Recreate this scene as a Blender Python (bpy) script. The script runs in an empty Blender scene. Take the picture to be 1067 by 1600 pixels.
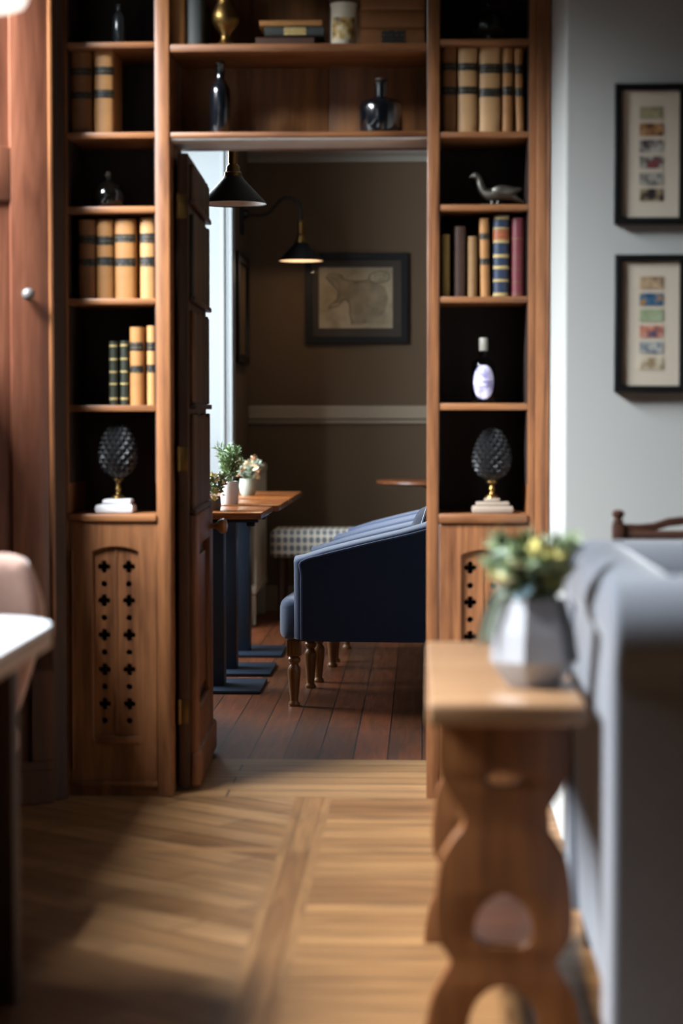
import bpy, bmesh, math, random
from mathutils import Vector, Matrix

random.seed(7)
S = bpy.context.scene
COL = S.collection
PI = math.pi

# ------------------------------------------------------------------ camera
CAM = Vector((0.0, 0.0, 1.165))
YAW, PITCH, FPX = math.radians(2.27), math.radians(2.684), 3200.0
cam_d = bpy.data.cameras.new('camera')
cam = bpy.data.objects.new('camera', cam_d)
COL.objects.link(cam)
cam.location = CAM
cam.rotation_euler = (PI / 2 - PITCH, 0, YAW)
cam_d.sensor_fit = 'VERTICAL'
cam_d.sensor_height = 36.0
cam_d.sensor_width = 36.0
cam_d.lens = FPX / 1600.0 * 36.0
cam_d.clip_start = 0.05
cam_d.dof.use_dof = True
cam_d.dof.focus_distance = 8.15
cam_d.dof.aperture_fstop = 1.75
S.camera = cam

# ------------------------------------------------------------------ world, light, exposure
S.view_settings.view_transform = 'Standard'
S.view_settings.look = 'None'
S.view_settings.exposure = 0.22
S.view_settings.gamma = 1.0
S.view_settings.use_curve_mapping = False
S.cycles.diffuse_bounces = 2
S.cycles.sample_clamp_indirect = 6.0

wd = bpy.data.worlds.new('overcast_sky')
S.world = wd
wd.use_nodes = True
wd.node_tree.nodes['Background'].inputs[0].default_value = (0.72, 0.83, 1.0, 1)
wd.node_tree.nodes['Background'].inputs[1].default_value = 0.05


def area(name, loc, target, sx, sy, power, color, spread=180):
    l = bpy.data.lights.new(name, 'AREA')
    l.shape = 'RECTANGLE'
    l.size, l.size_y = sx, sy
    l.energy = power
    l.color = color
    l.spread = math.radians(spread)
    o = bpy.data.objects.new(name, l)
    COL.objects.link(o)
    o.location = loc
    d = Vector(target) - Vector(loc)
    o.rotation_euler = d.to_track_quat('-Z', 'Z').to_euler()
    return o


# daylight through the bay window of the front room, and through the window of the far room
area('daylight_front_bay', (-3.0, 3.9, 4.2), (-0.4, 4.9, 0.7), 2.2, 1.8, 1900, (0.88, 0.94, 1.0))
area('daylight_far_bay', (-2.3, 9.6, 1.95), (-0.3, 9.3, 0.6), 2.7, 1.7, 380, (0.80, 0.90, 1.0))

# ------------------------------------------------------------------ measuring helpers
_f = Vector((-math.sin(YAW) * math.cos(PITCH), math.cos(YAW) * math.cos(PITCH), -math.sin(PITCH)))
_r = Vector((math.cos(YAW), math.sin(YAW), 0))
_u = _r.cross(_f)


def P(px, py, Y):
    """Point of the plane y = Y that the photograph shows at pixel (px, py)."""
    d = _f + _r * ((px - 533.5) / FPX) - _u * ((py - 800.0) / FPX)
    return CAM + d * (Y / d.y)


def PX(px, Y, py=650):
    return P(px, py, Y).x


def PZ(py, Y, px=500):
    return P(px, py, Y).z


# ------------------------------------------------------------------ materials
def lin(h):
    h = h.lstrip('#')
    out = []
    for i in (0, 2, 4):
        c = int(h[i:i + 2], 16) / 255
        out.append(c / 12.92 if c <= 0.04045 else ((c + 0.055) / 1.055) ** 2.4)
    return (*out, 1)


MATS = {}


def base_mat(name):
    m = bpy.data.materials.new(name)
    m.use_nodes = True
    MATS[name] = m
    nt = m.node_tree
    return m, nt, nt.nodes['Principled BSDF']


def plain(name, hexc, rough=0.6, metal=0.0, var=0.08, scale=12, bump=0.0, coat=0.0, spec=0.5):
    m, nt, b = base_mat(name)
    tc = nt.nodes.new('ShaderNodeTexCoord')
    n = nt.nodes.new('ShaderNodeTexNoise')
    n.inputs['Scale'].default_value = scale
    n.inputs['Detail'].default_value = 4
    nt.links.new(tc.outputs['Object'], n.inputs['Vector'])
    mx = nt.nodes.new('ShaderNodeMix')
    mx.data_type = 'RGBA'
    c = lin(hexc)
    mx.inputs['A'].default_value = tuple(v * (1 - var) for v in c[:3]) + (1,)
    mx.inputs['B'].default_value = tuple(min(1, v * (1 + var)) for v in c[:3]) + (1,)
    nt.links.new(n.outputs['Fac'], mx.inputs['Factor'])
    nt.links.new(mx.outputs['Result'], b.inputs['Base Color'])
    b.inputs['Roughness'].default_value = rough
    b.inputs['Metallic'].default_value = metal
    b.inputs['Coat Weight'].default_value = coat
    b.inputs['Specular IOR Level'].default_value = spec
    if bump:
        bp = nt.nodes.new('ShaderNodeBump')
        bp.inputs['Strength'].default_value = bump
        bp.inputs['Distance'].default_value = 0.002
        nt.links.new(n.outputs['Fac'], bp.inputs['Height'])
        nt.links.new(bp.outputs['Normal'], b.inputs['Normal'])
    return m


def wood(name, dark, light, axis='z', rough=0.42, grain=9.0, stretch=0.09, coat=0.0):
    m, nt, b = base_mat(name)
    tc = nt.nodes.new('ShaderNodeTexCoord')
    mp = nt.nodes.new('ShaderNodeMapping')
    sc = {'x': (stretch, 1, 1), 'y': (1, stretch, 1), 'z': (1, 1, stretch)}[axis]
    mp.inputs['Scale'].default_value = tuple(grain * v for v in sc)
    nt.links.new(tc.outputs['Object'], mp.inputs['Vector'])
    n1 = nt.nodes.new('ShaderNodeTexNoise')
    n1.inputs['Scale'].default_value = 1.6
    n1.inputs['Detail'].default_value = 6
    n1.inputs['Distortion'].default_value = 1.2
    n2 = nt.nodes.new('ShaderNodeTexNoise')
    n2.inputs['Scale'].default_value = 11
    n2.inputs['Detail'].default_value = 3
    nt.links.new(mp.outputs['Vector'], n1.inputs['Vector'])
    nt.links.new(mp.outputs['Vector'], n2.inputs['Vector'])
    ad = nt.nodes.new('ShaderNodeMath')
    ad.operation = 'MULTIPLY_ADD'
    ad.inputs[1].default_value = 0.35
    nt.links.new(n2.outputs['Fac'], ad.inputs[0])
    sb = nt.nodes.new('ShaderNodeMath')
    sb.operation = 'SUBTRACT'
    sb.inputs[1].default_value = 0.175
    nt.links.new(n1.outputs['Fac'], sb.inputs[0])
    nt.links.new(sb.outputs[0], ad.inputs[2])
    rp = nt.nodes.new('ShaderNodeValToRGB')
    rp.color_ramp.elements[0].position = 0.28
    rp.color_ramp.elements[0].color = lin(dark)
    rp.color_ramp.elements[1].position = 0.72
    rp.color_ramp.elements[1].color = lin(light)
    nt.links.new(ad.outputs[0], rp.inputs['Fac'])
    nt.links.new(rp.outputs['Color'], b.inputs['Base Color'])
    bp = nt.nodes.new('ShaderNodeBump')
    bp.inputs['Strength'].default_value = 0.12
    bp.inputs['Distance'].default_value = 0.001
    nt.links.new(ad.outputs[0], bp.inputs['Height'])
    nt.links.new(bp.outputs['Normal'], b.inputs['Normal'])
    b.inputs['Roughness'].default_value = rough
    b.inputs['Coat Weight'].default_value = coat
    b.inputs['Coat Roughness'].default_value = 0.3
    return m


def boards(name, c1, c2, length, width, rot, rough=0.35, seam='#20120a', mortar=0.004, loc=(0, 0, 0), streak=0.5):
    """Plank floor: brick layout for the boards, stretched noise for the grain."""
    m, nt, b = base_mat(name)
    tc = nt.nodes.new('ShaderNodeTexCoord')
    mp = nt.nodes.new('ShaderNodeMapping')
    mp.inputs['Rotation'].default_value = (0, 0, rot)
    mp.inputs['Location'].default_value = loc
    nt.links.new(tc.outputs['Object'], mp.inputs['Vector'])
    br = nt.nodes.new('ShaderNodeTexBrick')
    br.inputs['Scale'].default_value = 1.0
    br.inputs['Brick Width'].default_value = length
    br.inputs['Row Height'].default_value = width
    br.inputs['Mortar Size'].default_value = mortar
    br.inputs['Mortar Smooth'].default_value = 0.4
    br.inputs['Bias'].default_value = 0.0
    br.inputs['Color1'].default_value = lin(c1)
    br.inputs['Color2'].default_value = lin(c2)
    br.inputs['Mortar'].default_value = lin(seam)
    nt.links.new(mp.outputs['Vector'], br.inputs['Vector'])
    m2 = nt.nodes.new('ShaderNodeMapping')
    m2.inputs['Scale'].default_value = (1.3, 16, 1)
    nt.links.new(mp.outputs['Vector'], m2.inputs['Vector'])
    n = nt.nodes.new('ShaderNodeTexNoise')
    n.inputs['Scale'].default_value = 2.2
    n.inputs['Detail'].default_value = 7
    n.inputs['Distortion'].default_value = 0.8
    nt.links.new(m2.outputs['Vector'], n.inputs['Vector'])
    rp = nt.nodes.new('ShaderNodeValToRGB')
    rp.color_ramp.elements[0].position = 0.3
    rp.color_ramp.elements[0].color = (1 - streak, 1 - streak, 1 - streak, 1)
    rp.color_ramp.elements[1].position = 0.66
    rp.color_ramp.elements[1].color = (1.0, 1.0, 1.0, 1)
    nt.links.new(n.outputs['Fac'], rp.inputs['Fac'])
    mx = nt.nodes.new('ShaderNodeMix')
    mx.data_type = 'RGBA'
    mx.blend_type = 'MULTIPLY'
    mx.inputs['Factor'].default_value = 1.0
    nt.links.new(br.outputs['Color'], mx.inputs['A'])
    nt.links.new(rp.outputs['Color'], mx.inputs['B'])
    nt.links.new(mx.outputs['Result'], b.inputs['Base Color'])
    rr = nt.nodes.new('ShaderNodeMapRange')
    rr.inputs['To Min'].default_value = rough + 0.14
    rr.inputs['To Max'].default_value = rough - 0.05
    nt.links.new(n.outputs['Fac'], rr.inputs['Value'])
    nt.links.new(rr.outputs['Result'], b.inputs['Roughness'])
    bp = nt.nodes.new('ShaderNodeBump')
    bp.inputs['Strength'].default_value = 0.25
    bp.inputs['Distance'].default_value = 0.002
    nt.links.new(n.outputs['Fac'], bp.inputs['Height'])
    nt.links.new(bp.outputs['Normal'], b.inputs['Normal'])
    return m


def fabric(name, hexc, rough=0.9, weave=420, var=0.25, sheen=0.3):
    m, nt, b = base_mat(name)
    tc = nt.nodes.new('ShaderNodeTexCoord')
    mp = nt.nodes.new('ShaderNodeMapping')
    mp.inputs['Scale'].default_value = (1, 1, 0.25)
    nt.links.new(tc.outputs['Object'], mp.inputs['Vector'])
    n = nt.nodes.new('ShaderNodeTexNoise')
    n.inputs['Scale'].default_value = weave
    n.inputs['Detail'].default_value = 2
    nt.links.new(mp.outputs['Vector'], n.inputs['Vector'])
    mx = nt.nodes.new('ShaderNodeMix')
    mx.data_type = 'RGBA'
    c = lin(hexc)
    mx.inputs['A'].default_value = tuple(v * (1 - var) for v in c[:3]) + (1,)
    mx.inputs['B'].default_value = tuple(min(1, v * (1 + var)) for v in c[:3]) + (1,)
    nt.links.new(n.outputs['Fac'], mx.inputs['Factor'])
    nt.links.new(mx.outputs['Result'], b.inputs['Base Color'])
    b.inputs['Roughness'].default_value = rough
    b.inputs['Sheen Weight'].default_value = sheen
    b.inputs['Specular IOR Level'].default_value = 0.25
    bp = nt.nodes.new('ShaderNodeBump')
    bp.inputs['Strength'].default_value = 0.2
    bp.inputs['Distance'].default_value = 0.001
    nt.links.new(n.outputs['Fac'], bp.inputs['Height'])
    nt.links.new(bp.outputs['Normal'], b.inputs['Normal'])
    return m


def speckle(name, stops, scale=30, rough=0.6, kind='noise', squash=(1, 1, 1)):
    """Printed or woven pattern: a texture through a ramp of (position, colour)."""
    m, nt, b = base_mat(name)
    tc = nt.nodes.new('ShaderNodeTexCoord')
    mp = nt.nodes.new('ShaderNodeMapping')
    mp.inputs['Scale'].default_value = squash
    nt.links.new(tc.outputs['Object'], mp.inputs['Vector'])
    if kind == 'noise':
        t = nt.nodes.new('ShaderNodeTexNoise')
        t.inputs['Detail'].default_value = 3
        out = t.outputs['Fac']
    else:
        t = nt.nodes.new('ShaderNodeTexVoronoi')
        t.inputs['Randomness'].default_value = 0.0
        out = t.outputs['Distance']
    t.inputs['Scale'].default_value = scale
    nt.links.new(mp.outputs['Vector'], t.inputs['Vector'])
    rp = nt.nodes.new('ShaderNodeValToRGB')
    els = rp.color_ramp.elements
    els[0].position, els[0].color = stops[0][0], lin(stops[0][1])
    els[1].position, els[1].color = stops[-1][0], lin(stops[-1][1])
    for p, c in stops[1:-1]:
        e = els.new(p)
        e.color = lin(c)
    nt.links.new(out, rp.inputs['Fac'])
    nt.links.new(rp.outputs['Color'], b.inputs['Base Color'])
    b.inputs['Roughness'].default_value = rough
    return m


def gilt_band(name, dark, gold='#a8884a'):
    """Title label on a book spine: dark leather with gilt rules and worn lettering."""
    m, nt, b = base_mat(name)
    tc = nt.nodes.new('ShaderNodeTexCoord')
    w = nt.nodes.new('ShaderNodeTexWave')
    w.bands_direction = 'Z'
    w.inputs['Scale'].default_value = 26
    w.inputs['Distortion'].default_value = 0.6
    n = nt.nodes.new('ShaderNodeTexNoise')
    n.inputs['Scale'].default_value = 240
    nt.links.new(tc.outputs['Object'], w.inputs['Vector'])
    nt.links.new(tc.outputs['Object'], n.inputs['Vector'])
    mu = nt.nodes.new('ShaderNodeMath')
    mu.operation = 'MULTIPLY'
    nt.links.new(w.outputs['Fac'], mu.inputs[0])
    nt.links.new(n.outputs['Fac'], mu.inputs[1])
    rp = nt.nodes.new('ShaderNodeValToRGB')
    rp.color_ramp.elements[0].position = 0.47
    rp.color_ramp.elements[0].color = lin(dark)
    rp.color_ramp.elements[1].position = 0.66
    rp.color_ramp.elements[1].color = lin(gold)
    nt.links.new(mu.outputs[0], rp.inputs['Fac'])
    nt.links.new(rp.outputs['Color'], b.inputs['Base Color'])
    b.inputs['Roughness'].default_value = 0.5
    return m


def clear_glass(name, tint='#ffffff', rough=0.03, keep=0.97):
    """Thin pane: looks through, with a mirror reflection that grows at grazing angles."""
    m = bpy.data.materials.new(name)
    m.use_nodes = True
    MATS[name] = m
    nt = m.node_tree
    nt.nodes.clear()
    out = nt.nodes.new('ShaderNodeOutputMaterial')
    tr = nt.nodes.new('ShaderNodeBsdfTransparent')
    c = lin(tint)
    tr.inputs[0].default_value = tuple(v * keep for v in c[:3]) + (1,)
    gl = nt.nodes.new('ShaderNodeBsdfGlossy')
    gl.inputs['Roughness'].default_value = rough
    fr = nt.nodes.new('ShaderNodeFresnel')
    fr.inputs[0].default_value = 1.45
    ge = nt.nodes.new('ShaderNodeNewGeometry')
    fr.inputs[0].default_value = 1.3
    mu = nt.nodes.new('ShaderNodeMath')      # reflect at the front surface only
    mu.operation = 'MULTIPLY'
    iv = nt.nodes.new('ShaderNodeMath')
    iv.operation = 'SUBTRACT'
    iv.inputs[0].default_value = 1.0
    nt.links.new(ge.outputs['Backfacing'], iv.inputs[1])
    nt.links.new(fr.outputs[0], mu.inputs[0])
    nt.links.new(iv.outputs[0], mu.inputs[1])
    mx = nt.nodes.new('ShaderNodeMixShader')
    nt.links.new(mu.outputs[0], mx.inputs[0])
    nt.links.new(tr.outputs[0], mx.inputs[1])
    nt.links.new(gl.outputs[0], mx.inputs[2])
    nt.links.new(mx.outputs[0], out.inputs[0])
    return m


def glow(name, hexc, strength):
    m, nt, b = base_mat(name)
    b.inputs['Base Color'].default_value = lin(hexc)
    b.inputs['Emission Color'].default_value = lin(hexc)
    b.inputs['Emission Strength'].default_value = strength
    return m


W_V = wood('oak_upright', '#54301a', '#95623c', 'z')
W_H = wood('oak_lengthwise', '#5c361c', '#9c6840', 'x')
W_IN = wood('oak_case_inside_shaded', '#170b06', '#2b160b', 'z', rough=0.7)  # oak with the case's inner shade put into its colour
W_BACK = wood('oak_back_board', '#54341a', '#86592f', 'z', rough=0.5)
W_RED = wood('red_mahogany', '#5c3424', '#84523c', 'z', rough=0.38)
W_DK = wood('dark_moulding', '#2a190d', '#4c2e1a', 'z', rough=0.65)
W_DKX = wood('dark_oak_rail', '#24130b', '#46281a', 'x', rough=0.45)
W_DOOR = wood('dark_door_oak', '#24140b', '#4b2d19', 'z', rough=0.45)
W_DOORLO = wood('door_panel_oak', '#452411', '#7d4a27', 'z', rough=0.42)
W_TBL = wood('varnished_table_wood', '#6a3517', '#a3602f', 'x', rough=0.25, grain=14)
W_SIDE = wood('trestle_oak', '#57321a', '#82532d', 'z', rough=0.38)
W_SIDETOP = wood('trestle_top_oak', '#71523a', '#977453', 'x', rough=0.35)
W_LEG = wood('turned_leg_wood', '#68401d', '#9a6833', 'z', rough=0.28, grain=20, coat=0.4)
PAINT = plain('grey_wall_paint', '#b0b1ad', 0.85, var=0.02, scale=3)
PAINT_W = plain('white_gloss_paint', '#d6d8d6', 0.5, var=0.02, scale=4)
PAINT_T = plain('taupe_wall_paint', '#584632', 0.85, var=0.05, scale=2)
PAINT_TR = plain('taupe_rail_paint', '#8f806c', 0.6, var=0.04, scale=3)
CEIL = plain('ceiling_paint', '#8f8a80', 0.9, var=0.02, scale=3)
BLACK = plain('black_lacquer', '#09090a', 0.55, var=0.1, spec=0.25)
BLACKM = plain('black_enamel', '#08080a', 0.45, var=0.1, metal=0.3)
BRASS = plain('aged_brass', '#7d6238', 0.38, metal=1.0, var=0.15)
SILVER = plain('tarnished_silver', '#6f6b63', 0.42, metal=1.0, var=0.2)
STEEL = plain('blue_black_steel', '#2a3644', 0.42, var=0.1, metal=0.2)
NAVY = fabric('navy_velvet', '#28395a', sheen=0.6)
NAVYP = fabric('navy_piping', '#55658a', sheen=0.3)
INDIGO = fabric('dark_indigo_cushion', '#101a30', sheen=0.3)
GREY = fabric('grey_wool', '#5c5f66', weave=260, sheen=0.4)
PINK = fabric('blush_velvet', '#d0a898', weave=300, sheen=0.4)
CREAM = plain('cream_enamel', '#c9bfa9', 0.4, var=0.03)
MARBLE = plain('white_marble', '#e9edf0', 0.3, var=0.03, scale=5)
MARBLE_RIM = plain('table_rim_birch', '#b79b80', 0.5, var=0.08)
PAPER = plain('page_paper', '#b9a888', 0.9, var=0.15, scale=60)
GLASS = clear_glass('picture_glass')

# ------------------------------------------------------------------ mesh helpers


def new():
    return bmesh.new()


def box(bm, x0, x1, y0, y1, z0, z1, bev=0.0, seg=2):
    mt = Matrix.Translation(((x0 + x1) / 2, (y0 + y1) / 2, (z0 + z1) / 2)) @ Matrix.Diagonal((abs(x1 - x0), abs(y1 - y0), abs(z1 - z0), 1))
    r = bmesh.ops.create_cube(bm, size=1.0, matrix=mt)
    if bev > 0:
        es = set()
        for v in r['verts']:
            es.update(v.link_edges)
        bmesh.ops.bevel(bm, geom=list(es), offset=bev, segments=seg, profile=0.5, affect='EDGES', clamp_overlap=True)
    return bm


def lathe(bm, prof, c=(0, 0, 0), seg=32, squash=1.0, cap=True):
    rings = []
    for r, z in prof:
        if r < 1e-5:
            rings.append([bm.verts.new((c[0], c[1], c[2] + z))])
        else:
            rings.append([bm.verts.new((c[0] + r * math.cos(2 * PI * k / seg), c[1] + r * squash * math.sin(2 * PI * k / seg), c[2] + z)) for k in range(seg)])
    for a, b in zip(rings, rings[1:]):
        for k in range(seg):
            k2 = (k + 1) % seg
            if len(a) == 1 and len(b) == 1:
                continue
            if len(a) == 1:
                bm.faces.new((a[0], b[k2], b[k]))
            elif len(b) == 1:
                bm.faces.new((a[k], a[k2], b[0]))
            else:
                bm.faces.new((a[k], a[k2], b[k2], b[k]))
    if cap and len(rings[0]) > 1:
        bm.faces.new(list(reversed(rings[0])))
    if cap and len(rings[-1]) > 1:
        bm.faces.new(rings[-1])
    return bm


def tube(bm, pts, r, seg=10, cap=True, flat=1.0):
    pts = [Vector(p) for p in pts]
    rs = r if isinstance(r, (list, tuple)) else [r] * len(pts)
    up = Vector((0, 0, 1))
    rings = []
    prev = None
    for i, p in enumerate(pts):
        t = (pts[min(i + 1, len(pts) - 1)] - pts[max(i - 1, 0)]).normalized()
        if prev is None:
            ref = up if abs(t.dot(up)) < 0.9 else Vector((1, 0, 0))
            a = (ref - t * ref.dot(t)).normalized()
        else:
            a = (prev - t * prev.dot(t)).normalized()
        prev = a
        b = t.cross(a)
        rings.append([bm.verts.new(p + (a * math.cos(2 * PI * k / seg) + b * math.sin(2 * PI * k / seg) * flat) * rs[i]) for k in range(seg)])
    for A, B in zip(rings, rings[1:]):
        for k in range(seg):
            k2 = (k + 1) % seg
            bm.faces.new((A[k], A[k2], B[k2], B[k]))
    if cap:
        bm.faces.new(list(reversed(rings[0])))
        bm.faces.new(rings[-1])
    return bm


def smooth_path(pts, n=8):
    """Catmull-Rom through pts."""
    pts = [Vector(p) for p in pts]
    out = []
    for i in range(len(pts) - 1):
        p0, p1, p2, p3 = pts[max(i - 1, 0)], pts[i], pts[i + 1], pts[min(i + 2, len(pts) - 1)]
        for k in range(n):
            t = k / n
            out.append(0.5 * ((2 * p1) + (p2 - p0) * t + (2 * p0 - 5 * p1 + 4 * p2 - p3) * t * t + (3 * p1 - p0 - 3 * p2 + p3) * t ** 3))
    out.append(pts[-1])
    return out


def plate(bm, loops, t, plane='XZ', off=0.0, bev=0.0):
    """Flat board cut to an outline (first loop) with holes (other loops), thickness t along the plane's normal."""
    cu = bpy.data.curves.new('tmp_outline', 'CURVE')
    cu.dimensions = '2D'
    cu.fill_mode = 'BOTH'
    cu.extrude = t / 2 - bev
    cu.bevel_depth = bev
    cu.bevel_resolution = 2
    cu.offset = -bev
    for lp in loops:
        sp = cu.splines.new('POLY')
        sp.points.add(len(lp) - 1)
        for i, (u, v) in enumerate(lp):
            sp.points[i].co = (u, v, 0, 1)
        sp.use_cyclic_u = True
    ob = bpy.data.objects.new('tmp_outline', cu)
    me = ob.to_mesh()
    n0 = len(bm.verts)
    bm.from_mesh(me)
    ob.to_mesh_clear()
    bpy.data.objects.remove(ob)
    bpy.data.curves.remove(cu)
    bm.verts.ensure_lookup_table()
    for v in bm.verts[n0:]:
        u, w, d = v.co
        v.co = {'XZ': (u, off - d, w), 'XY': (u, w, off + d), 'YZ': (off + d, u, w)}[plane]
    bmesh.ops.remove_doubles(bm, verts=bm.verts[n0:], dist=1e-5)
    return bm


def rect(u0, u1, v0, v1):
    return [(u0, v0), (u1, v0), (u1, v1), (u0, v1)]


def arc(cx, cy, r, a0, a1, n=12, ry=None):
    ry = ry or r
    return [(cx + r * math.cos(math.radians(a0 + (a1 - a0) * i / n)), cy + ry * math.sin(math.radians(a0 + (a1 - a0) * i / n))) for i in range(n + 1)]


def rrect(u0, u1, v0, v1, r, n=6):
    return arc(u1 - r, v0 + r, r, -90, 0, n) + arc(u1 - r, v1 - r, r, 0, 90, n) + arc(u0 + r, v1 - r, r, 90, 180, n) + arc(u0 + r, v0 + r, r, 180, 270, n)


def sm2(pts, n=8, closed=False):
    v = [Vector((p[0], p[1], 0)) for p in pts]
    if closed:
        v = v + [v[0]]
    return [(q.x, q.y) for q in smooth_path(v, n)]


def obj(name, bm, m, parent=None, smooth=True, loc=None, rot=None, angle=40):
    me = bpy.data.meshes.new(name)
    bmesh.ops.recalc_face_normals(bm, faces=bm.faces)
    if smooth:
        for f in bm.faces:
            f.smooth = True
        lim = math.radians(angle)
        for e in bm.edges:
            if len(e.link_faces) == 2 and e.calc_face_angle(0) > lim:
                e.smooth = False
    bm.to_mesh(me)
    bm.free()
    for mm in (m if isinstance(m, (list, tuple)) else [m]):
        me.materials.append(mm)
    o = bpy.data.objects.new(name, me)
    COL.objects.link(o)
    if parent is not None:
        o.parent = parent
    if loc:
        o.location = loc
    if rot:
        o.rotation_euler = rot
    return o


def tag(o, label, cat, group=None):
    o['label'] = label
    o['category'] = cat
    if group:
        o['group'] = group
    return o


def thing(name, label, cat, loc=(0, 0, 0), rot=(0, 0, 0), group=None):
    o = bpy.data.objects.new(name, None)
    o.empty_display_size = 0.05
    COL.objects.link(o)
    o.location = loc
    o.rotation_euler = rot
    return tag(o, label, cat, group)


def struct(name, bm, m, smooth=False):
    o = obj(name, bm, m, smooth=smooth)
    o['kind'] = 'structure'
    return o


def copy_tree(o, parent=None):
    c = o.copy()
    COL.objects.link(c)
    if parent is not None:
        c.parent = parent
    for ch in list(o.children):
        copy_tree(ch, c)
    return c


def dup(o, loc, label, rz=None):
    c = copy_tree(o)
    c.location = loc
    c['label'] = label
    if rz is not None:
        c.rotation_euler = (0, 0, rz)
    return c


# ------------------------------------------------------------------ the two rooms
YB = 6.20          # front plane of the bookcases
YT = 6.90          # where the threshold boards end and the far room's floor begins
YF = 12.2          # far wall
XBL, XBR = PX(98, YB), PX(858, YB)
YW = 5.58          # wall with the small pictures
ZC = 3.8
ZCF = 2.95
XW_BAY = -1.36
P_SPLAY0 = (-1.115, 6.10)
P_SPLAY1 = (-1.36, 5.95)

# front floor: one mesh, one material for each direction of laying
FM = [boards('oak_cross_boards', '#a2774b', '#7b5432', 1.24, 0.095, 0.0, streak=0.5, seam='#5a3a20', loc=(-0.17, 0, 0)),
      boards('oak_strip_boards', '#8f6841', '#7c5532', 0.9, 0.058, PI / 2, streak=0.45, seam='#6a4526', mortar=0.002, loc=(0.02, 0.302, 0)),
      boards('oak_diagonal_boards', '#a07850', '#75502f', 0.7, 0.12, math.radians(36), streak=0.5, seam='#4a2f1a'),
      boards('oak_threshold_boards', '#a37c53', '#8a633d', 3.0, 0.115, 0.0, streak=0.4, loc=(-0.9, 0.0, 0))]
bm = new()


def quad(bm, pts, mi):
    f = bm.faces.new([bm.verts.new(p) for p in pts])
    f.material_index = mi


def fl(bm, x0, x1, y0, y1, mi):
    quad(bm, [(x0, y0, 0), (x1, y0, 0), (x1, y1, 0), (x0, y1, 0)], mi)


fl(bm, -2.1, -0.385, -0.9, 5.42, 2)
fl(bm, -0.385, -0.275, -0.9, 6.21, 1)
fl(bm, -0.275, 3.4, -0.9, 6.21, 0)
fl(bm, -2.1, -0.385, 5.42, 5.47, 0)
fl(bm, -2.1, -0.385, 5.47, 6.21, 2)
fl(bm, -2.1, 3.4, 6.21, YT, 3)
# underside, so that the floor is a slab
for f in list(bm.faces):
    pass
r = bmesh.ops.extrude_face_region(bm, geom=list(bm.faces))
bmesh.ops.translate(bm, verts=[v for v in r['geom'] if isinstance(v, bmesh.types.BMVert)], vec=(0, 0, -0.08))
struct('floor', bm, FM)
bm = new()
box(bm, -2.2, 3.0, YT, YF + 0.1, -0.08, 0.0)
struct('floor_far', bm, boards('dark_walnut_boards', '#86492a', '#663819', 1.9, 0.118, PI / 2 + 0.0, rough=0.36, seam='#140a05', mortar=0.003, streak=0.5))

bm = new()
box(bm, -2.2, 3.5, -2.1, YB + 0.34, ZC, ZC + 0.1)
struct('ceiling', bm, W_DK)
bm = new()
box(bm, -2.2, 3.1, YB + 0.34, YF + 0.1, ZCF, ZCF + 0.1)
struct('ceiling_far', bm, CEIL)

# wall with the pictures: thick block whose left return is the lit reveal beside the bookcase
bm = new()
box(bm, XBR + 0.002, 3.4, YW, YB + 0.35, 0, ZC, 0.006)
struct('wall_right', bm, PAINT)
bm = new()
box(bm, 1.75, 1.85, -0.9, YB, 0, ZC)
struct('wall_far_right', bm, W_DK)
bm = new()
box(bm, -1.6, 1.8, -0.9, -0.8, 0, ZC)
struct('wall_rear', bm, W_DK)

# bay of the front room: window wall with one opening, and the splayed panelled side
bm = new()
ZS, ZH = 1.45, 2.85  # unseen sill, raised so its shadow falls on the left cupboard and floor
WY0, WY1 = 2.5, 5.92
box(bm, XW_BAY - 0.2, XW_BAY, -2.1, WY0, 0, ZC)
box(bm, XW_BAY - 0.2, XW_BAY, WY1, P_SPLAY1[1] - 0.02, 0, ZC)
box(bm, XW_BAY - 0.2, XW_BAY, WY0, WY1, 0, ZS)
box(bm, XW_BAY - 0.2, XW_BAY, WY0, WY1, ZH, ZC)
struct('wall_left', bm, W_DK)
bm = new()
for y in (WY0 + 0.02, 3.1, 4.4, WY1 - 0.02):
    box(bm, XW_BAY - 0.13, XW_BAY - 0.07, y - 0.025, y + 0.025, ZS, ZH)
for z in (ZS + 0.03, ZH - 0.03):
    box(bm, XW_BAY - 0.13, XW_BAY - 0.07, WY0, WY1, z - 0.025, z + 0.025)
struct('window_1', bm, PAINT_W)


def along_splay(bm, d0, d1, o0, o1, z0, z1, bev=0.0):
    """Box laid on the splayed side of the bay: d along it from the bookcase, o out of it."""
    b2 = new()
    box(b2, d0, d1, o0, o1, z0, z1, bev)
    me = bpy.data.meshes.new('t')
    b2.to_mesh(me)
    b2.free()
    n0 = len(bm.verts)
    bm.from_mesh(me)
    bpy.data.meshes.remove(me)
    bm.verts.ensure_lookup_table()
    a = Vector((*P_SPLAY0, 0))
    e = (Vector((*P_SPLAY1, 0)) - a).normalized()
    nrm = Vector((-e.y, e.x, 0))
    if nrm.x < 0:
        nrm = -nrm
    for v in bm.verts[n0:]:
        x, y, z = v.co
        v.co = a + e * x + nrm * y + Vector((0, 0, z))
    return bm


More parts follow.
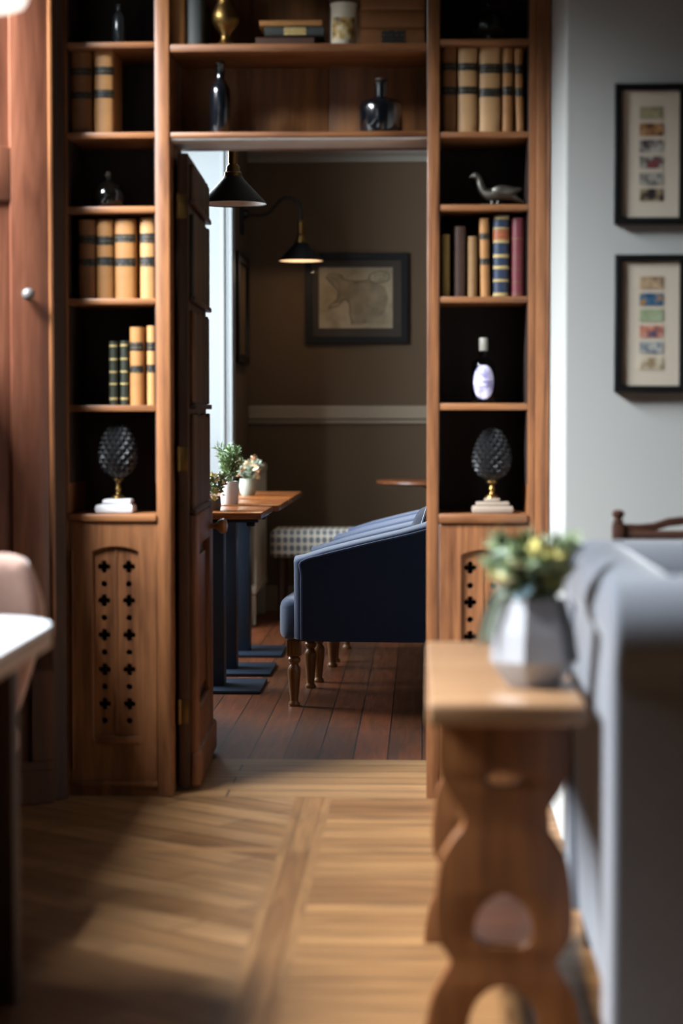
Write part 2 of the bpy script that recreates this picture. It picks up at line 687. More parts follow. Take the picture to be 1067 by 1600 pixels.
bm = new()      # side of the bay: solid to the sill, a pier by the bookcase, a window above
along_splay(bm, -0.06, 0.30, -0.12, -0.03, 0, ZC)
struct('wall_bay_side', bm, W_DK)
bm = new()      # panelled dado of the bay side
ZD = 0.50
along_splay(bm, 0.0, 0.28, -0.03, 0.0, 0.0, ZD)
along_splay(bm, 0.0, 0.28, 0.0, 0.018, 0.0, 0.10, 0.004)
along_splay(bm, 0.0, 0.28, 0.0, 0.014, 0.10, 0.13, 0.004)
along_splay(bm, 0.0, 0.07, 0.0, 0.014, 0.13, ZD - 0.04, 0.003)
along_splay(bm, 0.0, 0.28, 0.0, 0.014, ZD - 0.1, ZD - 0.04, 0.003)
for d in (0.17,):
    along_splay(bm, d, d + 0.09, 0.0, 0.014, 0.13, ZD - 0.1, 0.003)
along_splay(bm, 0.0, 0.28, -0.02, 0.030, ZD - 0.04, ZD, 0.006)
struct('trim_1', bm, wood('dado_dark_oak', '#3a1f10', '#5c351c', 'z', rough=0.8))
# dark reeded moulding between the shutter and the bookcase
bm = new()
box(bm, -1.19, XBL, YB + 0.02, YB + 0.12, 0, ZC)
for k, (a, w) in enumerate(((-1.148, 0.010), (-1.122, 0.013), (-1.098, 0.009))):
    tube(bm, [(a, 6.160, 0.0), (a, 6.160, ZC)], w, 12)
struct('trim_2', bm, wood('reeded_oak', '#2c190c', '#583319', 'z', rough=0.6), smooth=True)

# partition between the rooms
bm = new()
box(bm, -2.2, XBL - 0.0, YB + 0.12, YB + 0.34, 0, ZC)
struct('wall_partition_left', bm, PAINT_T)
bm = new()
box(bm, XBL, XBR, YB + 0.06, YB + 0.34, 2.66, ZC)
struct('wall_partition_top', bm, PAINT)

# far room
XFL = -1.04
bm = new()
box(bm, -2.2, XFL, YB + 0.34, 8.05, 0, ZCF)
struct('wall_far_left_pier', bm, PAINT_T)
bm = new()
box(bm, -2.2, XFL, 11.1, YF, 0, ZCF)
struct('wall_far_left', bm, PAINT_T)
bm = new()      # white lining of the far window recess, with its moulded edge
box(bm, -2.0, XFL - 0.012, 11.07, 11.098, 0.0, ZCF)
box(bm, XFL - 0.012, XFL + 0.012, 11.072, 11.13, 0.0, ZCF - 0.3, 0.005)
box(bm, XFL - 0.05, XFL - 0.03, 11.058, 11.07, 0.0, ZCF, 0.004)
box(bm, XFL + 0.012, XFL + 0.018, 11.10, 11.17, 0.0, ZCF - 0.3, 0.003)
struct('trim_3', bm, plain('pale_grey_gloss', '#868a8a', 0.5, var=0.02))
bm = new()
box(bm, -2.2, -1.75, 8.05, 11.1, 0, 0.78)
box(bm, -2.2, -1.75, 8.05, 11.1, 2.62, ZCF)
struct('wall_far_window', bm, PAINT_W)
bm = new()
for y in (8.09, 9.55, 11.04):
    box(bm, -1.95, -1.89, y - 0.03, y + 0.03, 0.78, 2.62)
for z in (0.81, 1.75, 2.59):
    box(bm, -1.95, -1.89, 8.06, 11.07, z - 0.025, z + 0.025)
struct('window_2', bm, PAINT_W)
bm = new()
box(bm, -2.2, 3.0, YF, YF + 0.1, 0, ZCF)
struct('wall_back', bm, PAINT_T)
bm = new()
box(bm, 3.0, 3.1, YB + 0.34, YF, 0, ZCF)
struct('wall_far_room_right', bm, PAINT_T)
bm = new()      # dado rail and cornice of the far room
box(bm, XFL, 3.0, YF - 0.030, YF, PZ(655, YF), PZ(634, YF), 0.008)
box(bm, XFL, 3.0, YF - 0.014, YF, PZ(662, YF), PZ(655, YF), 0.004)
struct('trim_4', bm, PAINT_TR)
bm = new()
z0 = PZ(254, YF)
prof = [(0, 0), (0.02, 0), (0.02, 0.03), (0.05, 0.05), (0.09, 0.10), (0.12, 0.16), (0.16, 0.18), (0.16, 0.30), (0, 0.30)]
va = [bm.verts.new((XFL, YF - d, z0 + h)) for d, h in prof]
vb = [bm.verts.new((3.0, YF - d, z0 + h)) for d, h in prof]
for i in range(len(prof)):
    j = (i + 1) % len(prof)
    bm.faces.new((va[i], va[j], vb[j], vb[i]))
bm.faces.new(va)
bm.faces.new(vb)
struct('trim_5', bm, plain('cornice_paint', '#857f74', 0.7, var=0.02))
bm = new()
box(bm, XFL, 3.0, YF - 0.02, YF, 0, 0.15, 0.005)
struct('baseboard_back', bm, PAINT_TR)

# ------------------------------------------------------------------ bookcases
YBK = YB + 0.30     # inside of the back boards


def quatrefoil(cx, cy, r):
    p = []
    for k in range(4):
        a = 90 * k
        lx, ly = cx + r * 0.52 * math.cos(math.radians(a)), cy + r * 0.52 * math.sin(math.radians(a))
        p += arc(lx, ly, r * 0.48, a - 115, a + 115, 8)
    return p


def circle(cx, cy, r, n=14):
    return [(cx + r * math.cos(2 * PI * i / n), cy + r * math.sin(2 * PI * i / n)) for i in range(n)]


def moulded_shelf(bm, x0, x1, z0, z1, yf=YB + 0.004):
    box(bm, x0, x1, yf, YBK, z0, z1, 0.004)


def cupboard_door(root, x0, x1, z0, z1, pL, pR, zp0, zp1, holes):
    """Framed door: arched opening, a boarded panel pierced with quatrefoils, mouldings."""
    bm = new()
    top = [(pL, zp1 - 0.012)] + [(pL + (pR - pL) * t, zp1 - 0.012 + 0.016 * math.sin(PI * t) ** 0.8) for t in [i / 12 for i in range(1, 12)]] + [(pR, zp1 - 0.012)]
    hole = [(pL, zp0), (pR, zp0)] + list(reversed(top))
    plate(bm, [rect(x0, x1, z0, z1), hole], 0.022, 'XZ', YB + 0.013, bev=0.002)
    d = obj('cupboard_door', bm, W_V, root, smooth=False)
    bm = new()
    xm = (pL + pR) / 2
    loops = [[(rx, rz) for rx, rz in rect(pL - 0.01, pR + 0.01, zp0 - 0.01, zp1 + 0.02)]]
    for hx, hz, kind in holes:
        loops.append(quatrefoil(hx, hz, 0.0195) if kind else circle(hx, hz, 0.0095))
    plate(bm, loops, 0.010, 'XZ', YB + 0.020)
    box(bm, xm - 0.0035, xm + 0.0035, YB + 0.012, YB + 0.016, zp0, zp1 - 0.004, 0.001)
    obj('pierced_panel', bm, W_V, d, smooth=False)
    bm = new()
    box(bm, pL + 0.012, pR + 0.004, YB - 0.004, YB + 0.012, zp0 - 0.012, zp0 + 0.010, 0.004)
    obj('lower_bead', bm, W_H, d)
    return d


def bookcase(name, label, xs, shelves, x_open, back_mat, top=2.62, extra=None):
    """Upright case: side panels (x0, x1), shelf boards by z, back board, cupboard below the ledge."""
    root = thing(name, label, 'bookcase')
    for (a, b) in xs:
        bm = new()
        box(bm, a, b, YB, YBK + 0.02, 0, top, 0.003)
        obj('side_panel', bm, W_V, root)
    for (z0, z1) in shelves:
        bm = new()
        moulded_shelf(bm, x_open[0], x_open[1], z0, z1)
        obj('shelf', bm, W_H, root)
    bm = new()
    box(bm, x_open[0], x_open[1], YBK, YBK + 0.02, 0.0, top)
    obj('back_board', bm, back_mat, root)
    bm = new()
    box(bm, x_open[0], x_open[1], YB + 0.0, YBK, top - 0.05, top, 0.003)
    obj('top_rail', bm, W_H, root)
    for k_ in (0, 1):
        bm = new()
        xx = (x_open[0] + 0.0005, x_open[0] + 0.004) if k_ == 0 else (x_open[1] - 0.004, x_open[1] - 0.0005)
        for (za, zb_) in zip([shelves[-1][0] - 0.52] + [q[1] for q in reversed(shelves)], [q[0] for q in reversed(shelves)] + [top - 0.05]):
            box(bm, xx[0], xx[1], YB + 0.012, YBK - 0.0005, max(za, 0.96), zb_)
        obj('side_shade_board', bm, W_IN, root, smooth=False)  # added boards, coloured near black for the shade on the inner sides
    return root


# --- left unit
LX0, LX1 = PX(107, YB), PX(243.5, YB)
LS0, LS1 = PX(244, YB), PX(266, YB)
lsh = [(65, 75), (206, 216), (322, 333), (466, 476), (633, 643)]
lshz = [(PZ(b, YB, 175), PZ(a, YB, 175)) for a, b in lsh]
Z_LEDGE = PZ(803, YB, 175)
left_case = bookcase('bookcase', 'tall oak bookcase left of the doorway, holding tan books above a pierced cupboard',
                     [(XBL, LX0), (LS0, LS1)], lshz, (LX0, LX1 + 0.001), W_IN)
bm = new()
box(bm, LX0, LS0, YB - 0.008, YBK, PZ(815, YB, 175), Z_LEDGE, 0.005)
obj('ledge', bm, W_H, left_case)
qy = [886, 939, 993, 1047, 1101]
dy = [913, 966, 1020, 1074, 1127]
holes = [(PX(x, YB), PZ(y, YB, 175), 1) for x in (160, 199) for y in qy] + [(PX(x, YB), PZ(y, YB, 175), 0) for x in (160, 199) for y in dy]
cupboard_door(left_case, LX0 + 0.001, LS0 - 0.001, PZ(1222, YB), PZ(816, YB), PX(143, YB), PX(215, YB), PZ(1158, YB), PZ(857, YB), holes)
bm = new()
box(bm, LX0, LS0, YB + 0.005, YB + 0.03, 0.0, PZ(1232, YB))
box(bm, LX0, LS0, YB - 0.006, YB + 0.03, PZ(1232, YB), PZ(1222.5, YB), 0.004)
obj('plinth', bm, W_V, left_case)
bm = new()
box(bm, LX0 + 0.006, LX0 + 0.0105, YB - 0.006, YB + 0.004, PZ(1205, YB), PZ(860, YB), 0.001)
obj('door_bead', bm, W_V, left_case)

# --- right unit
RS0, RS1 = PX(667, YB), PX(685.5, YB)
RX0, RX1 = PX(686, YB), PX(824, YB)
RT0, RT1 = PX(824.5, YB), PX(836, YB)
rsh = [(60, 69), (205, 215), (319, 329), (463, 473), (630, 641)]
rshz = [(PZ(b, YB, 750), PZ(a, YB, 750)) for a, b in rsh]
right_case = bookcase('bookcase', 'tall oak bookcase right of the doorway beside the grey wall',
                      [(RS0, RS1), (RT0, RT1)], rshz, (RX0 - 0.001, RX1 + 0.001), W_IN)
bm = new()
box(bm, RT1, XBR, YB - 0.010, YB + 0.30, 0, 2.62, 0.003)
box(bm, PX(853, YB), XBR, YB - 0.02, YB - 0.008, 0, 2.62, 0.004)
obj('side_moulding', bm, W_V, right_case)
Z_LEDGE_R = PZ(803, YB, 750)
bm = new()
box(bm, RS1, RT0, YB - 0.008, YBK, PZ(818, YB, 750), Z_LEDGE_R, 0.005)
obj('ledge', bm, W_H, right_case)
holes = [(PX(x, YB), PZ(y, YB), 1) for x in (735.5, 772) for y in [887, 941, 995, 1049, 1103]] + [(PX(x, YB), PZ(y, YB), 0) for x in (735.5, 772) for y in [915, 968, 1022, 1076]]
cupboard_door(right_case, RX0 + 0.001, RX1 - 0.001, PZ(1222, YB), PZ(819, YB), PX(721, YB), PX(788, YB), PZ(1158, YB), PZ(861, YB), holes)
bm = new()
box(bm, RS1, RT0, YB + 0.005, YB + 0.03, 0.0, PZ(1222.5, YB))
obj('plinth', bm, W_V, right_case)

# --- unit over the doorway
over = thing('overdoor_shelf', 'oak shelf unit bridging the doorway between the two bookcases', 'shelf')
OX0, OX1 = LS1 + 0.001, RS0 - 0.001
ZO1 = (PZ(80, YB, 465), PZ(67, YB, 465))
ZO0 = (PZ(214, YB, 465), PZ(205, YB, 465))
for z0, z1 in (ZO1, ZO0):
    bm = new()
    box(bm, OX0, OX1, YB + 0.004, YBK - 0.001, z0, z1, 0.005)
    obj('shelf', bm, W_H, over)
bm = new()
xs = [OX0, PX(514, YBK), OX1]
for a, b in zip(xs, xs[1:]):
    box(bm, a, b - 0.001, YBK, YBK + 0.012, ZO0[0], 2.62, 0.002)
box(bm, OX0, OX1, YBK + 0.010, YBK + 0.022, ZO0[0], 2.62)
obj('back_board', bm, W_BACK, over)
bm = new()
box(bm, OX0, OX1, YB + 0.012, 6.425, ZO0[0] - 0.005, ZO0[0] - 0.0005, 0.001)
obj('soffit_board', bm, plain('soffit_grey_paint', '#cdcac4', 0.6, var=0.02), over)
bm = new()
box(bm, OX0, OX1, YB, YBK - 0.001, 2.57, 2.62)
obj('top_rail', bm, W_H, over)

# ------------------------------------------------------------------ the hidden door, standing open
DX0, DX1 = LS1 + 0.0135, LS1 + 0.046
DY0, DY1 = 6.285, 7.03
door = thing('bookcase_door', 'dark oak door swung open into the far room, its face dressed as shelves of book spines', 'door')
bm = new()
box(bm, DX0, DX1, DY0, DY1, 0.012, ZO0[0] - 0.035, 0.002)
obj('door_leaf', bm, W_DOOR, door)
lip_z = [PZ(y, DY1, 325) for y in (348, 485, 636, 785)]
SPM = [plain('faux_spine_brown', '#4a2f1c', 0.5, var=0.3, scale=25), plain('faux_spine_green', '#22241a', 0.5, var=0.3, scale=25), plain('faux_spine_tan', '#5a3a1e', 0.5, var=0.3, scale=25)]
for z in lip_z:
    bm = new()
    box(bm, DX1, DX1 + 0.020, DY0 + 0.03, DY1 + 0.004, z - 0.008, z + 0.008, 0.003)
    obj('shelf_lip', bm, W_DOOR, door)
zs = [1.985 - 0.02] + lip_z
for zt, zb in zip(zs, zs[1:]):
    bm = new()
    y = DY0 + 0.05
    k = 0
    while y < DY1 - 0.03:
        w = random.uniform(0.024, 0.045)
        h = (zt - zb - 0.02) * random.uniform(0.90, 0.97)
        n0 = len(bm.faces)
        box(bm, DX1, DX1 + 0.014, y, y + w - 0.002, zb + 0.009, zb + 0.009 + h, 0.005)
        bm.faces.ensure_lookup_table()
        mi = random.choice((0, 0, 1, 2))
        for f in bm.faces[n0:]:
            f.material_index = mi
        y += w
    obj('faux_book_spines', bm, SPM, door)
bm = new()
ztop = lip_z[-1] - 0.01
box(bm, DX1, DX1 + 0.022, DY0 + 0.02, DY0 + 0.14, 0.02, ztop, 0.004)
box(bm, DX1, DX1 + 0.022, DY1 - 0.14, DY1, 0.02, ztop, 0.004)
box(bm, DX1, DX1 + 0.022, DY0 + 0.14, DY1 - 0.14, ztop - 0.1, ztop, 0.004)
box(bm, DX1, DX1 + 0.022, DY0 + 0.14, DY1 - 0.14, 0.02, 0.24, 0.004)
box(bm, DX1, DX1 + 0.010, DY0 + 0.20, DY1 - 0.20, 0.28, ztop - 0.14, 0.004)
box(bm, DX1, DX1 + 0.034, DY0 + 0.01, DY1 + 0.002, 0.012, 0.12, 0.012)
obj('lower_panelling', bm, W_DOORLO, door)
for yy in (322, 717, 1112):
    z = PZ(yy, DY0, 272)
    bm = new()
    box(bm, DX0 + 0.002, DX1 - 0.004, DY0 - 0.004, DY0 + 0.001, z - 0.036, z + 0.036, 0.001)
    tube(bm, [(DX0 + 0.001, DY0 - 0.005, z - 0.038), (DX0 + 0.001, DY0 - 0.005, z + 0.038)], 0.005, 10)
    obj('hinge', bm, BRASS, door)
kz = PZ(822, 6.93, 350)
bm = new()
b2 = [(0.008, 0.0), (0.009, 0.018), (0.016, 0.026), (0.024, 0.036), (0.026, 0.046), (0.020, 0.056), (0.0, 0.060)]
lathe(bm, b2, seg=20)
bmesh.ops.rotate(bm, verts=bm.verts, matrix=Matrix.Rotation(PI / 2, 3, 'Y'))
bmesh.ops.translate(bm, verts=bm.verts, vec=(DX1 + 0.02, 6.93, kz))
obj('knob', bm, W_LEG, door)

# the door stands a little past square: turned about its hinge edge
_h = Vector((DX0, DY0, 0))
_m = Matrix.Rotation(math.radians(1.9), 4, 'Z')
door.location = _h - (_m @ _h)
door.rotation_euler = (0, 0, math.radians(1.9))

# ------------------------------------------------------------------ window shutter in the bay side
sh = thing('window_shutter', 'tall reddish wooden shutter folded beside the bay window, with a small round knob', 'shutter')
bm = new()
along_splay(bm, 0.01, 0.128, 0.0, 0.024, 0.505, 2.9, 0.003)
along_splay(bm, 0.128, 0.24, 0.0, 0.024, 0.505, 0.66, 0.003)
along_splay(bm, 0.128, 0.24, 0.0, 0.024, PZ(310, 5.95, 30) , PZ(225, 5.95, 30), 0.003)
along_splay(bm, 0.24, 0.28, 0.0, 0.024, 0.505, 2.9, 0.003)
obj('shutter_frame', bm, W_RED, sh)
bm = new()
along_splay(bm, 0.12, 0.25, 0.0, 0.012, 0.52, 2.9)
obj('inset_panel', bm, W_RED, sh)
bm = new()
along_splay(bm, -0.004, 0.010, 0.0, 0.030, 0.505, 2.9, 0.004)
obj('edge_bead', bm, W_V, sh)
a = Vector((*P_SPLAY0, 0))
e = (Vector((*P_SPLAY1, 0)) - a).normalized()
nrm = Vector((-e.y, e.x, 0))
if nrm.x < 0:
    nrm = -nrm
# distance along the shutter at which the photograph shows the knob
best = min((abs(_r.dot(a + e * d - CAM) / _f.dot(a + e * d - CAM) * FPX + 533.5 - 40), d) for d in [i * 0.002 for i in range(120)])[1]
kp = a + e * best
bm = new()
lathe(bm, [(0.006, 0.0), (0.006, 0.012), (0.013, 0.018), (0.019, 0.028), (0.018, 0.038), (0.010, 0.046), (0, 0.048)], seg=20)
q = Vector((0, 0, 1)).rotation_difference(nrm)
bmesh.ops.rotate(bm, verts=bm.verts, matrix=q.to_matrix())
bmesh.ops.translate(bm, verts=bm.verts, vec=kp + nrm * 0.022 + Vector((0, 0, PZ(461, kp.y, 37))))
obj('knob', bm, plain('pewter_knob', '#6f6a68', 0.5, metal=0.5), sh)

# ------------------------------------------------------------------ books
TAN = plain('tan_calf', '#9a6a38', 0.55, var=0.22, scale=22)
TAN2 = plain('pale_calf', '#b48c5f', 0.55, var=0.15, scale=22)
TAN3 = plain('russet_calf', '#7a4c22', 0.55, var=0.25, scale=22)
TAN4 = plain('honey_calf', '#a87846', 0.55, var=0.18, scale=22)
DGREEN = plain('dark_green_leather', '#23261a', 0.5, var=0.3, scale=30)
DGREY = plain('charcoal_cloth', '#2f332f', 0.7, var=0.2, scale=30)
MUSTARD = plain('mustard_cloth', '#80642c', 0.7, var=0.2, scale=30)
UMBER = plain('umber_leather', '#3d2416', 0.55, var=0.25, scale=30)
FAWN = plain('fawn_cloth', '#7d5c36', 0.7, var=0.2, scale=30)
NAVYB = plain('navy_leather', '#1d2a40', 0.45, var=0.2, scale=30)
MAROON = plain('maroon_leather', '#5e1f26', 0.45, var=0.25, scale=30)
GBAND = gilt_band('black_title_label', '#161412', '#9c8450')
GOLD = gilt_band('gilt_rule', '#a08a55', '#d8c48c')
RBAND = gilt_band('rust_title_label', '#8a4526', '#b88a4a')
GOLDD = gilt_band('dull_gilt_rule', '#5c2a22', '#8f6a40')


def book(label, x0, x1, z0, h, cover, bands, y=YB + 0.035, d=0.19, lean=0.0, group=None, name='book'):
    """Upright book: cover with a rounded spine towards the room, page block, spine labels (z fraction from the bottom, height fraction, material)."""
    w = x1 - x0 - 0.0016
    root = thing(name, label, 'book', ((x0 + x1) / 2, y, z0 + 0.0005), (0, lean, 0), group)
    hw = w / 2
    n = 8
    rd = min(hw * 0.75, 0.014)
    sp = [(hw * math.cos(PI + PI * i / n), rd * (1 - abs(math.sin(PI * i / n)))) for i in range(n + 1)]
    outer = [(-hw, d)] + sp + [(hw, d)]
    th = min(0.003, hw * 0.3)
    inner = [(hw - th, d), (hw - th, rd + 0.003), (-hw + th, rd + 0.003), (-hw + th, d)]
    bm = new()
    plate(bm, [outer + inner], h, 'XY', h / 2)
    obj('cover', bm, cover, root, angle=50)
    bm = new()
    box(bm, -hw + th, hw - th, rd + 0.004, d - 0.006, 0.004, h - 0.004)
    obj('pages', bm, PAPER, root, smooth=False)
    for zf, hf, m in bands:
        bm = new()
        pts = [(x * 1.01, yy - 0.0008) for x, yy in sp]
        zb, zt = h * (zf - hf / 2), h * (zf + hf / 2)
        A = [bm.verts.new((x, yy, zb)) for x, yy in pts]
        B = [bm.verts.new((x, yy, zt)) for x, yy in pts]
        A2 = [bm.verts.new((x, yy + 0.002, zb)) for x, yy in pts]
        B2 = [bm.verts.new((x, yy + 0.002, zt)) for x, yy in pts]
        for i in range(n):
            bm.faces.new((A[i], A[i + 1], B[i + 1], B[i]))
            bm.faces.new((A2[i + 1], A2[i], B2[i], B2[i + 1]))
            bm.faces.new((B[i], B[i + 1], B2[i + 1], B2[i]))
            bm.faces.new((A[i + 1], A[i], A2[i], A2[i + 1]))
        obj('spine_label' if hf > 0.05 else 'gilt_rule', bm, m, root, angle=60)
    return root


def shelf_book(label, p0, p1, ptop, z, cover, bands, **kw):
    y = kw.pop('y', YB + 0.035)
    pm = (p0 + p1) / 2
    return book(label, P(p0, ptop, y).x, P(p1, ptop, y).x, z, (P(pm, ptop, y).z - z) * 0.975, cover, bands, y=y, **kw)


TWO = [(0.735, 0.115, GBAND), (0.475, 0.115, GBAND)]
z_l = [z1 for z0, z1 in lshz]      # tops of the left shelves
z_r = [z1 for z0, z1 in rshz]
gL2 = 'two books on the second shelf of the left bookcase'
shelf_book('russet tan book, left one of the pair on the second shelf of the left bookcase', 108.5, 143, 78, z_l[1], TAN3, [(0.76, 0.09, GBAND), (0.47, 0.08, GBAND)], group=gL2)
shelf_book('paler tan book, right one of the pair on the second shelf of the left bookcase', 145, 177, 76, z_l[1], TAN4, [(0.76, 0.10, GBAND), (0.48, 0.10, GBAND)], group=gL2)
gL4 = 'row of four tan books on the fourth shelf of the left bookcase'
shelf_book('dim tan book, first from the left in the row of four under the round flask', 121, 149, 340, z_l[3], TAN3, [(0.75, 0.10, GBAND), (0.46, 0.09, GBAND)], group=gL4)
shelf_book('tan book, second from the left in the row of four under the round flask', 149.5, 177, 340, z_l[3], TAN, TWO, group=gL4)
shelf_book('tan book, third from the left in the row of four under the round flask', 178, 211.5, 339, z_l[3], TAN, [(0.76, 0.10, GBAND), (0.46, 0.10, GBAND)], group=gL4)
shelf_book('pale tan book at the right end of the row of four, standing apart', 217.5, 243, 337, z_l[3], TAN4, [(0.75, 0.12, GBAND), (0.46, 0.12, GBAND)], group=gL4)
gL5 = 'four books at the right end of the fifth shelf of the left bookcase'
gd = [(0.93, 0.03, GOLD), (0.72, 0.025, GOLD), (0.52, 0.025, GOLD), (0.33, 0.025, GOLD), (0.1, 0.03, GOLD)]
shelf_book('thin dark green book with gilt dots, outermost of the pair beside the banded tan books', 169.5, 184, 531, z_l[4], DGREEN, gd, group=gL5)
shelf_book('thin blackish green book touching the banded tan book on the fifth left shelf', 187, 200.5, 530, z_l[4], DGREEN, gd, group=gL5)
shelf_book('tan book with two black labels next to the thin dark green books', 201.5, 224, 508, z_l[4], TAN, [(0.75, 0.11, GBAND), (0.46, 0.09, GBAND)], group=gL5)
shelf_book('tan book at the right end of the shelf with the thin dark green books', 228.5, 243.5, 506, z_l[4], TAN4, [(0.74, 0.11, GBAND), (0.46, 0.1, GBAND)], group=gL5)
gR2 = 'row of five tan books on the second shelf of the right bookcase'
shelf_book('russet tan book at the left end of the row of five black-banded books', 690, 714, 70, z_r[1], TAN3, [(0.77, 0.09, GBAND), (0.49, 0.10, GBAND)], group=gR2)
shelf_book('palest and thickest cream tan book, second in the row of five black-banded books', 715, 746, 71, z_r[1], TAN2, [(0.775, 0.09, GBAND), (0.5, 0.09, GBAND)], group=gR2)
shelf_book('pinkish tan thick book in the middle of the row of five black-banded books', 749, 782.5, 70, z_r[1], TAN2, [(0.75, 0.11, GBAND), (0.47, 0.1, GBAND)], group=gR2)
shelf_book('thin honey tan book, fourth in the row of five black-banded books', 785, 802.5, 71, z_r[1], TAN, [(0.76, 0.11, GBAND), (0.49, 0.10, GBAND)], group=gR2)
shelf_book('thinnest tan book leaning at the right end of the row of five black-banded books', 807, 821, 72, z_r[1], TAN, [(0.75, 0.11, GBAND), (0.48, 0.10, GBAND)], lean=-0.03, group=gR2)
gR4 = 'six mixed books on the fourth shelf of the right bookcase'
shelf_book('short mustard book at the left end of the mixed row', 689.5, 703, 364, z_r[3], MUSTARD, [], group=gR4)
shelf_book('plain dark umber book between the mustard and the fawn book', 708, 728, 351, z_r[3], UMBER, [], group=gR4)
shelf_book('short thin fawn book next to the umber book', 731, 746, 367, z_r[3], FAWN, [], group=gR4)
shelf_book('thin orange tan book with dark labels beside the navy book', 751, 766.5, 338, z_r[3], TAN, [(0.77, 0.08, GBAND), (0.45, 0.08, GBAND)], lean=-0.02, group=gR4)
shelf_book('navy book with gilt rules and a rust red title label', 770.5, 796, 333, z_r[3], NAVYB,
           [(0.97, 0.04, GOLD), (0.84, 0.02, GOLD), (0.76, 0.12, RBAND), (0.68, 0.035, GOLD), (0.5, 0.04, GOLD), (0.36, 0.04, GOLD), (0.2, 0.03, GOLD), (0.03, 0.04, GOLD)], group=gR4)
shelf_book('maroon book with dull gilt bands at the right end of the mixed row', 799.5, 821, 337, z_r[3], MAROON,
           [(0.74, 0.04, GOLDD), (0.5, 0.03, GOLDD), (0.36, 0.03, GOLDD), (0.19, 0.025, GOLDD), (0.03, 0.04, GOLDD)], group=gR4)
ZOA = ZO1[1]
ZOB = ZO0[1]
shelf_book('brown leather book at the left end of the top shelf over the doorway', 263.5, 290, -8, ZOA, TAN, [], group='upright books over the doorway')
shelf_book('charcoal book beside the brown one on the top shelf over the doorway', 291.5, 318, -4, ZOA, DGREY, [], group='upright books over the doorway')


def flat_book(label, p0, p1, z, h, d, cover, y, group, rz=0.0, label_mat=None):
    """Book lying flat, spine to the room."""
    x0, x1 = PX(p0, y), PX(p1, y)
    w = x1 - x0
    root = thing('book', label, 'book', ((x0 + x1) / 2, y, z + 0.0004), (0, 0, rz), group)
    bm = new()
    n = 8
    prof = [(d, h)] + [(0.006 * (1 - math.sin(PI * i / n)), h / 2 + h / 2 * math.cos(PI * i / n)) for i in range(n + 1)] + [(d, 0)]
    t = min(0.004, h * 0.2)
    prof += [(d, t), (0.010, t), (0.010, h - t), (d, h - t)]
    plate(bm, [prof], w, 'YZ', 0)
    obj('cover', bm, cover, root, angle=50)
    bm = new()
    box(bm, -w / 2 + 0.004, w / 2 - 0.004, 0.011, d - 0.006, t, h - t)
    obj('pages', bm, PAPER, root, smooth=False)
    if label_mat:
        bm = new()
        box(bm, -w * 0.17, w * 0.2, -0.0015, 0.002, h * 0.12, h * 0.88)
        obj('spine_label', bm, label_mat, root)
    return root


gst = 'stack of three small books over the doorway'
hz = lambda a, b, Y: (b - a) * Y / FPX
zz = ZOA
y = YB + 0.06
h = hz(49, 64, y)
flat_book('bottom book of the small stack, brown leather with raised bands', 400, 491, zz, h, 0.13, UMBER, y, gst)
zz += h + 0.0008
h = hz(33, 48, y)
flat_book('middle book of the small stack, dark with gilt spine', 414, 506, zz, h, 0.13, DGREY, y - 0.004, gst, 0.0, GOLD)
zz += h + 0.0008
h = hz(22, 32, y)
flat_book('top book of the small stack, pale brown and thin', 406, 503, zz, h, 0.12, TAN, y, gst)
gbg = 'pile of large tan volumes over the doorway'
zz = ZOA
y = YB + 0.05
for pt, pb, lab, lm in ((38, 64, 'bottom volume of the large brown pile with a dark spine label', GBAND), (10, 37, 'middle volume of the large brown pile beside the printed jar', None), (-18, 9, 'topmost volume of the large brown pile beside the printed jar', None)):
    h = hz(pt, pb, y)
    flat_book(lab, 563, 662, zz, h, 0.2, TAN3, y, gbg, 0.0, lm)
    zz += h + 0.0008

# ------------------------------------------------------------------ ornaments on the shelves
DKGLASS = plain('dark_blue_bottle_glass', '#090c10', 0.16, var=0.1, coat=0.5, spec=0.7)
DKGLASS2 = plain('black_flask_glass', '#0a0806', 0.12, var=0.1, spec=0.6)


def lathe_thing(name, label, cat, px, pybot, Y, z, prof, m, part, group=None, seg=32):
    t = thing(name, label, cat, (PX(px, Y), Y, z + 0.0004), group=group)
    bm = new()
    lathe(bm, prof, seg=seg)
    obj(part, bm, m, t, angle=60)
    return t


def mm(px, Y):
    return px * Y / FPX


yo = YB + 0.078
k = yo / FPX
# tall bottle on the lower over-door shelf
H = PZ(96, yo, 345) - ZOB
t = lathe_thing('glass_bottle', 'tall slim dark blue bottle standing over the doorway', 'bottle', 345.5, 203, yo, ZOB,
                [(0.0, 0), (0.028, 0), (0.031, 0.004), (0.031, H * 0.58), (0.029, H * 0.64), (0.020, H * 0.70), (0.012, H * 0.75), (0.0115, H * 0.93), (0.0145, H * 0.94), (0.0145, H * 0.985), (0.012, H), (0, H)], DKGLASS, 'bottle_body')
H = PZ(122, yo, 595) - ZOB
t = lathe_thing('glass_bottle', 'squat dark blue round shouldered bottle standing over the doorway', 'bottle', 595, 203, yo, ZOB,
                [(0, 0), (0.060, 0), (0.065, 0.005), (0.066, H * 0.46), (0.063, H * 0.54), (0.052, H * 0.59), (0.030, H * 0.625), (0.019, H * 0.66), (0.0185, H * 0.86), (0.023, H * 0.87), (0.023, H * 0.905), (0.017, H * 0.91), (0, H * 0.91)], DKGLASS, 'bottle_body')
bm = new()
lathe(bm, [(0.011, H * 0.91), (0.013, H * 0.93), (0.020, H * 0.955), (0.019, H * 0.985), (0.010, H), (0, H)], seg=20)
obj('stopper', bm, plain('bottle_cork', '#2a2019', 0.6), t)
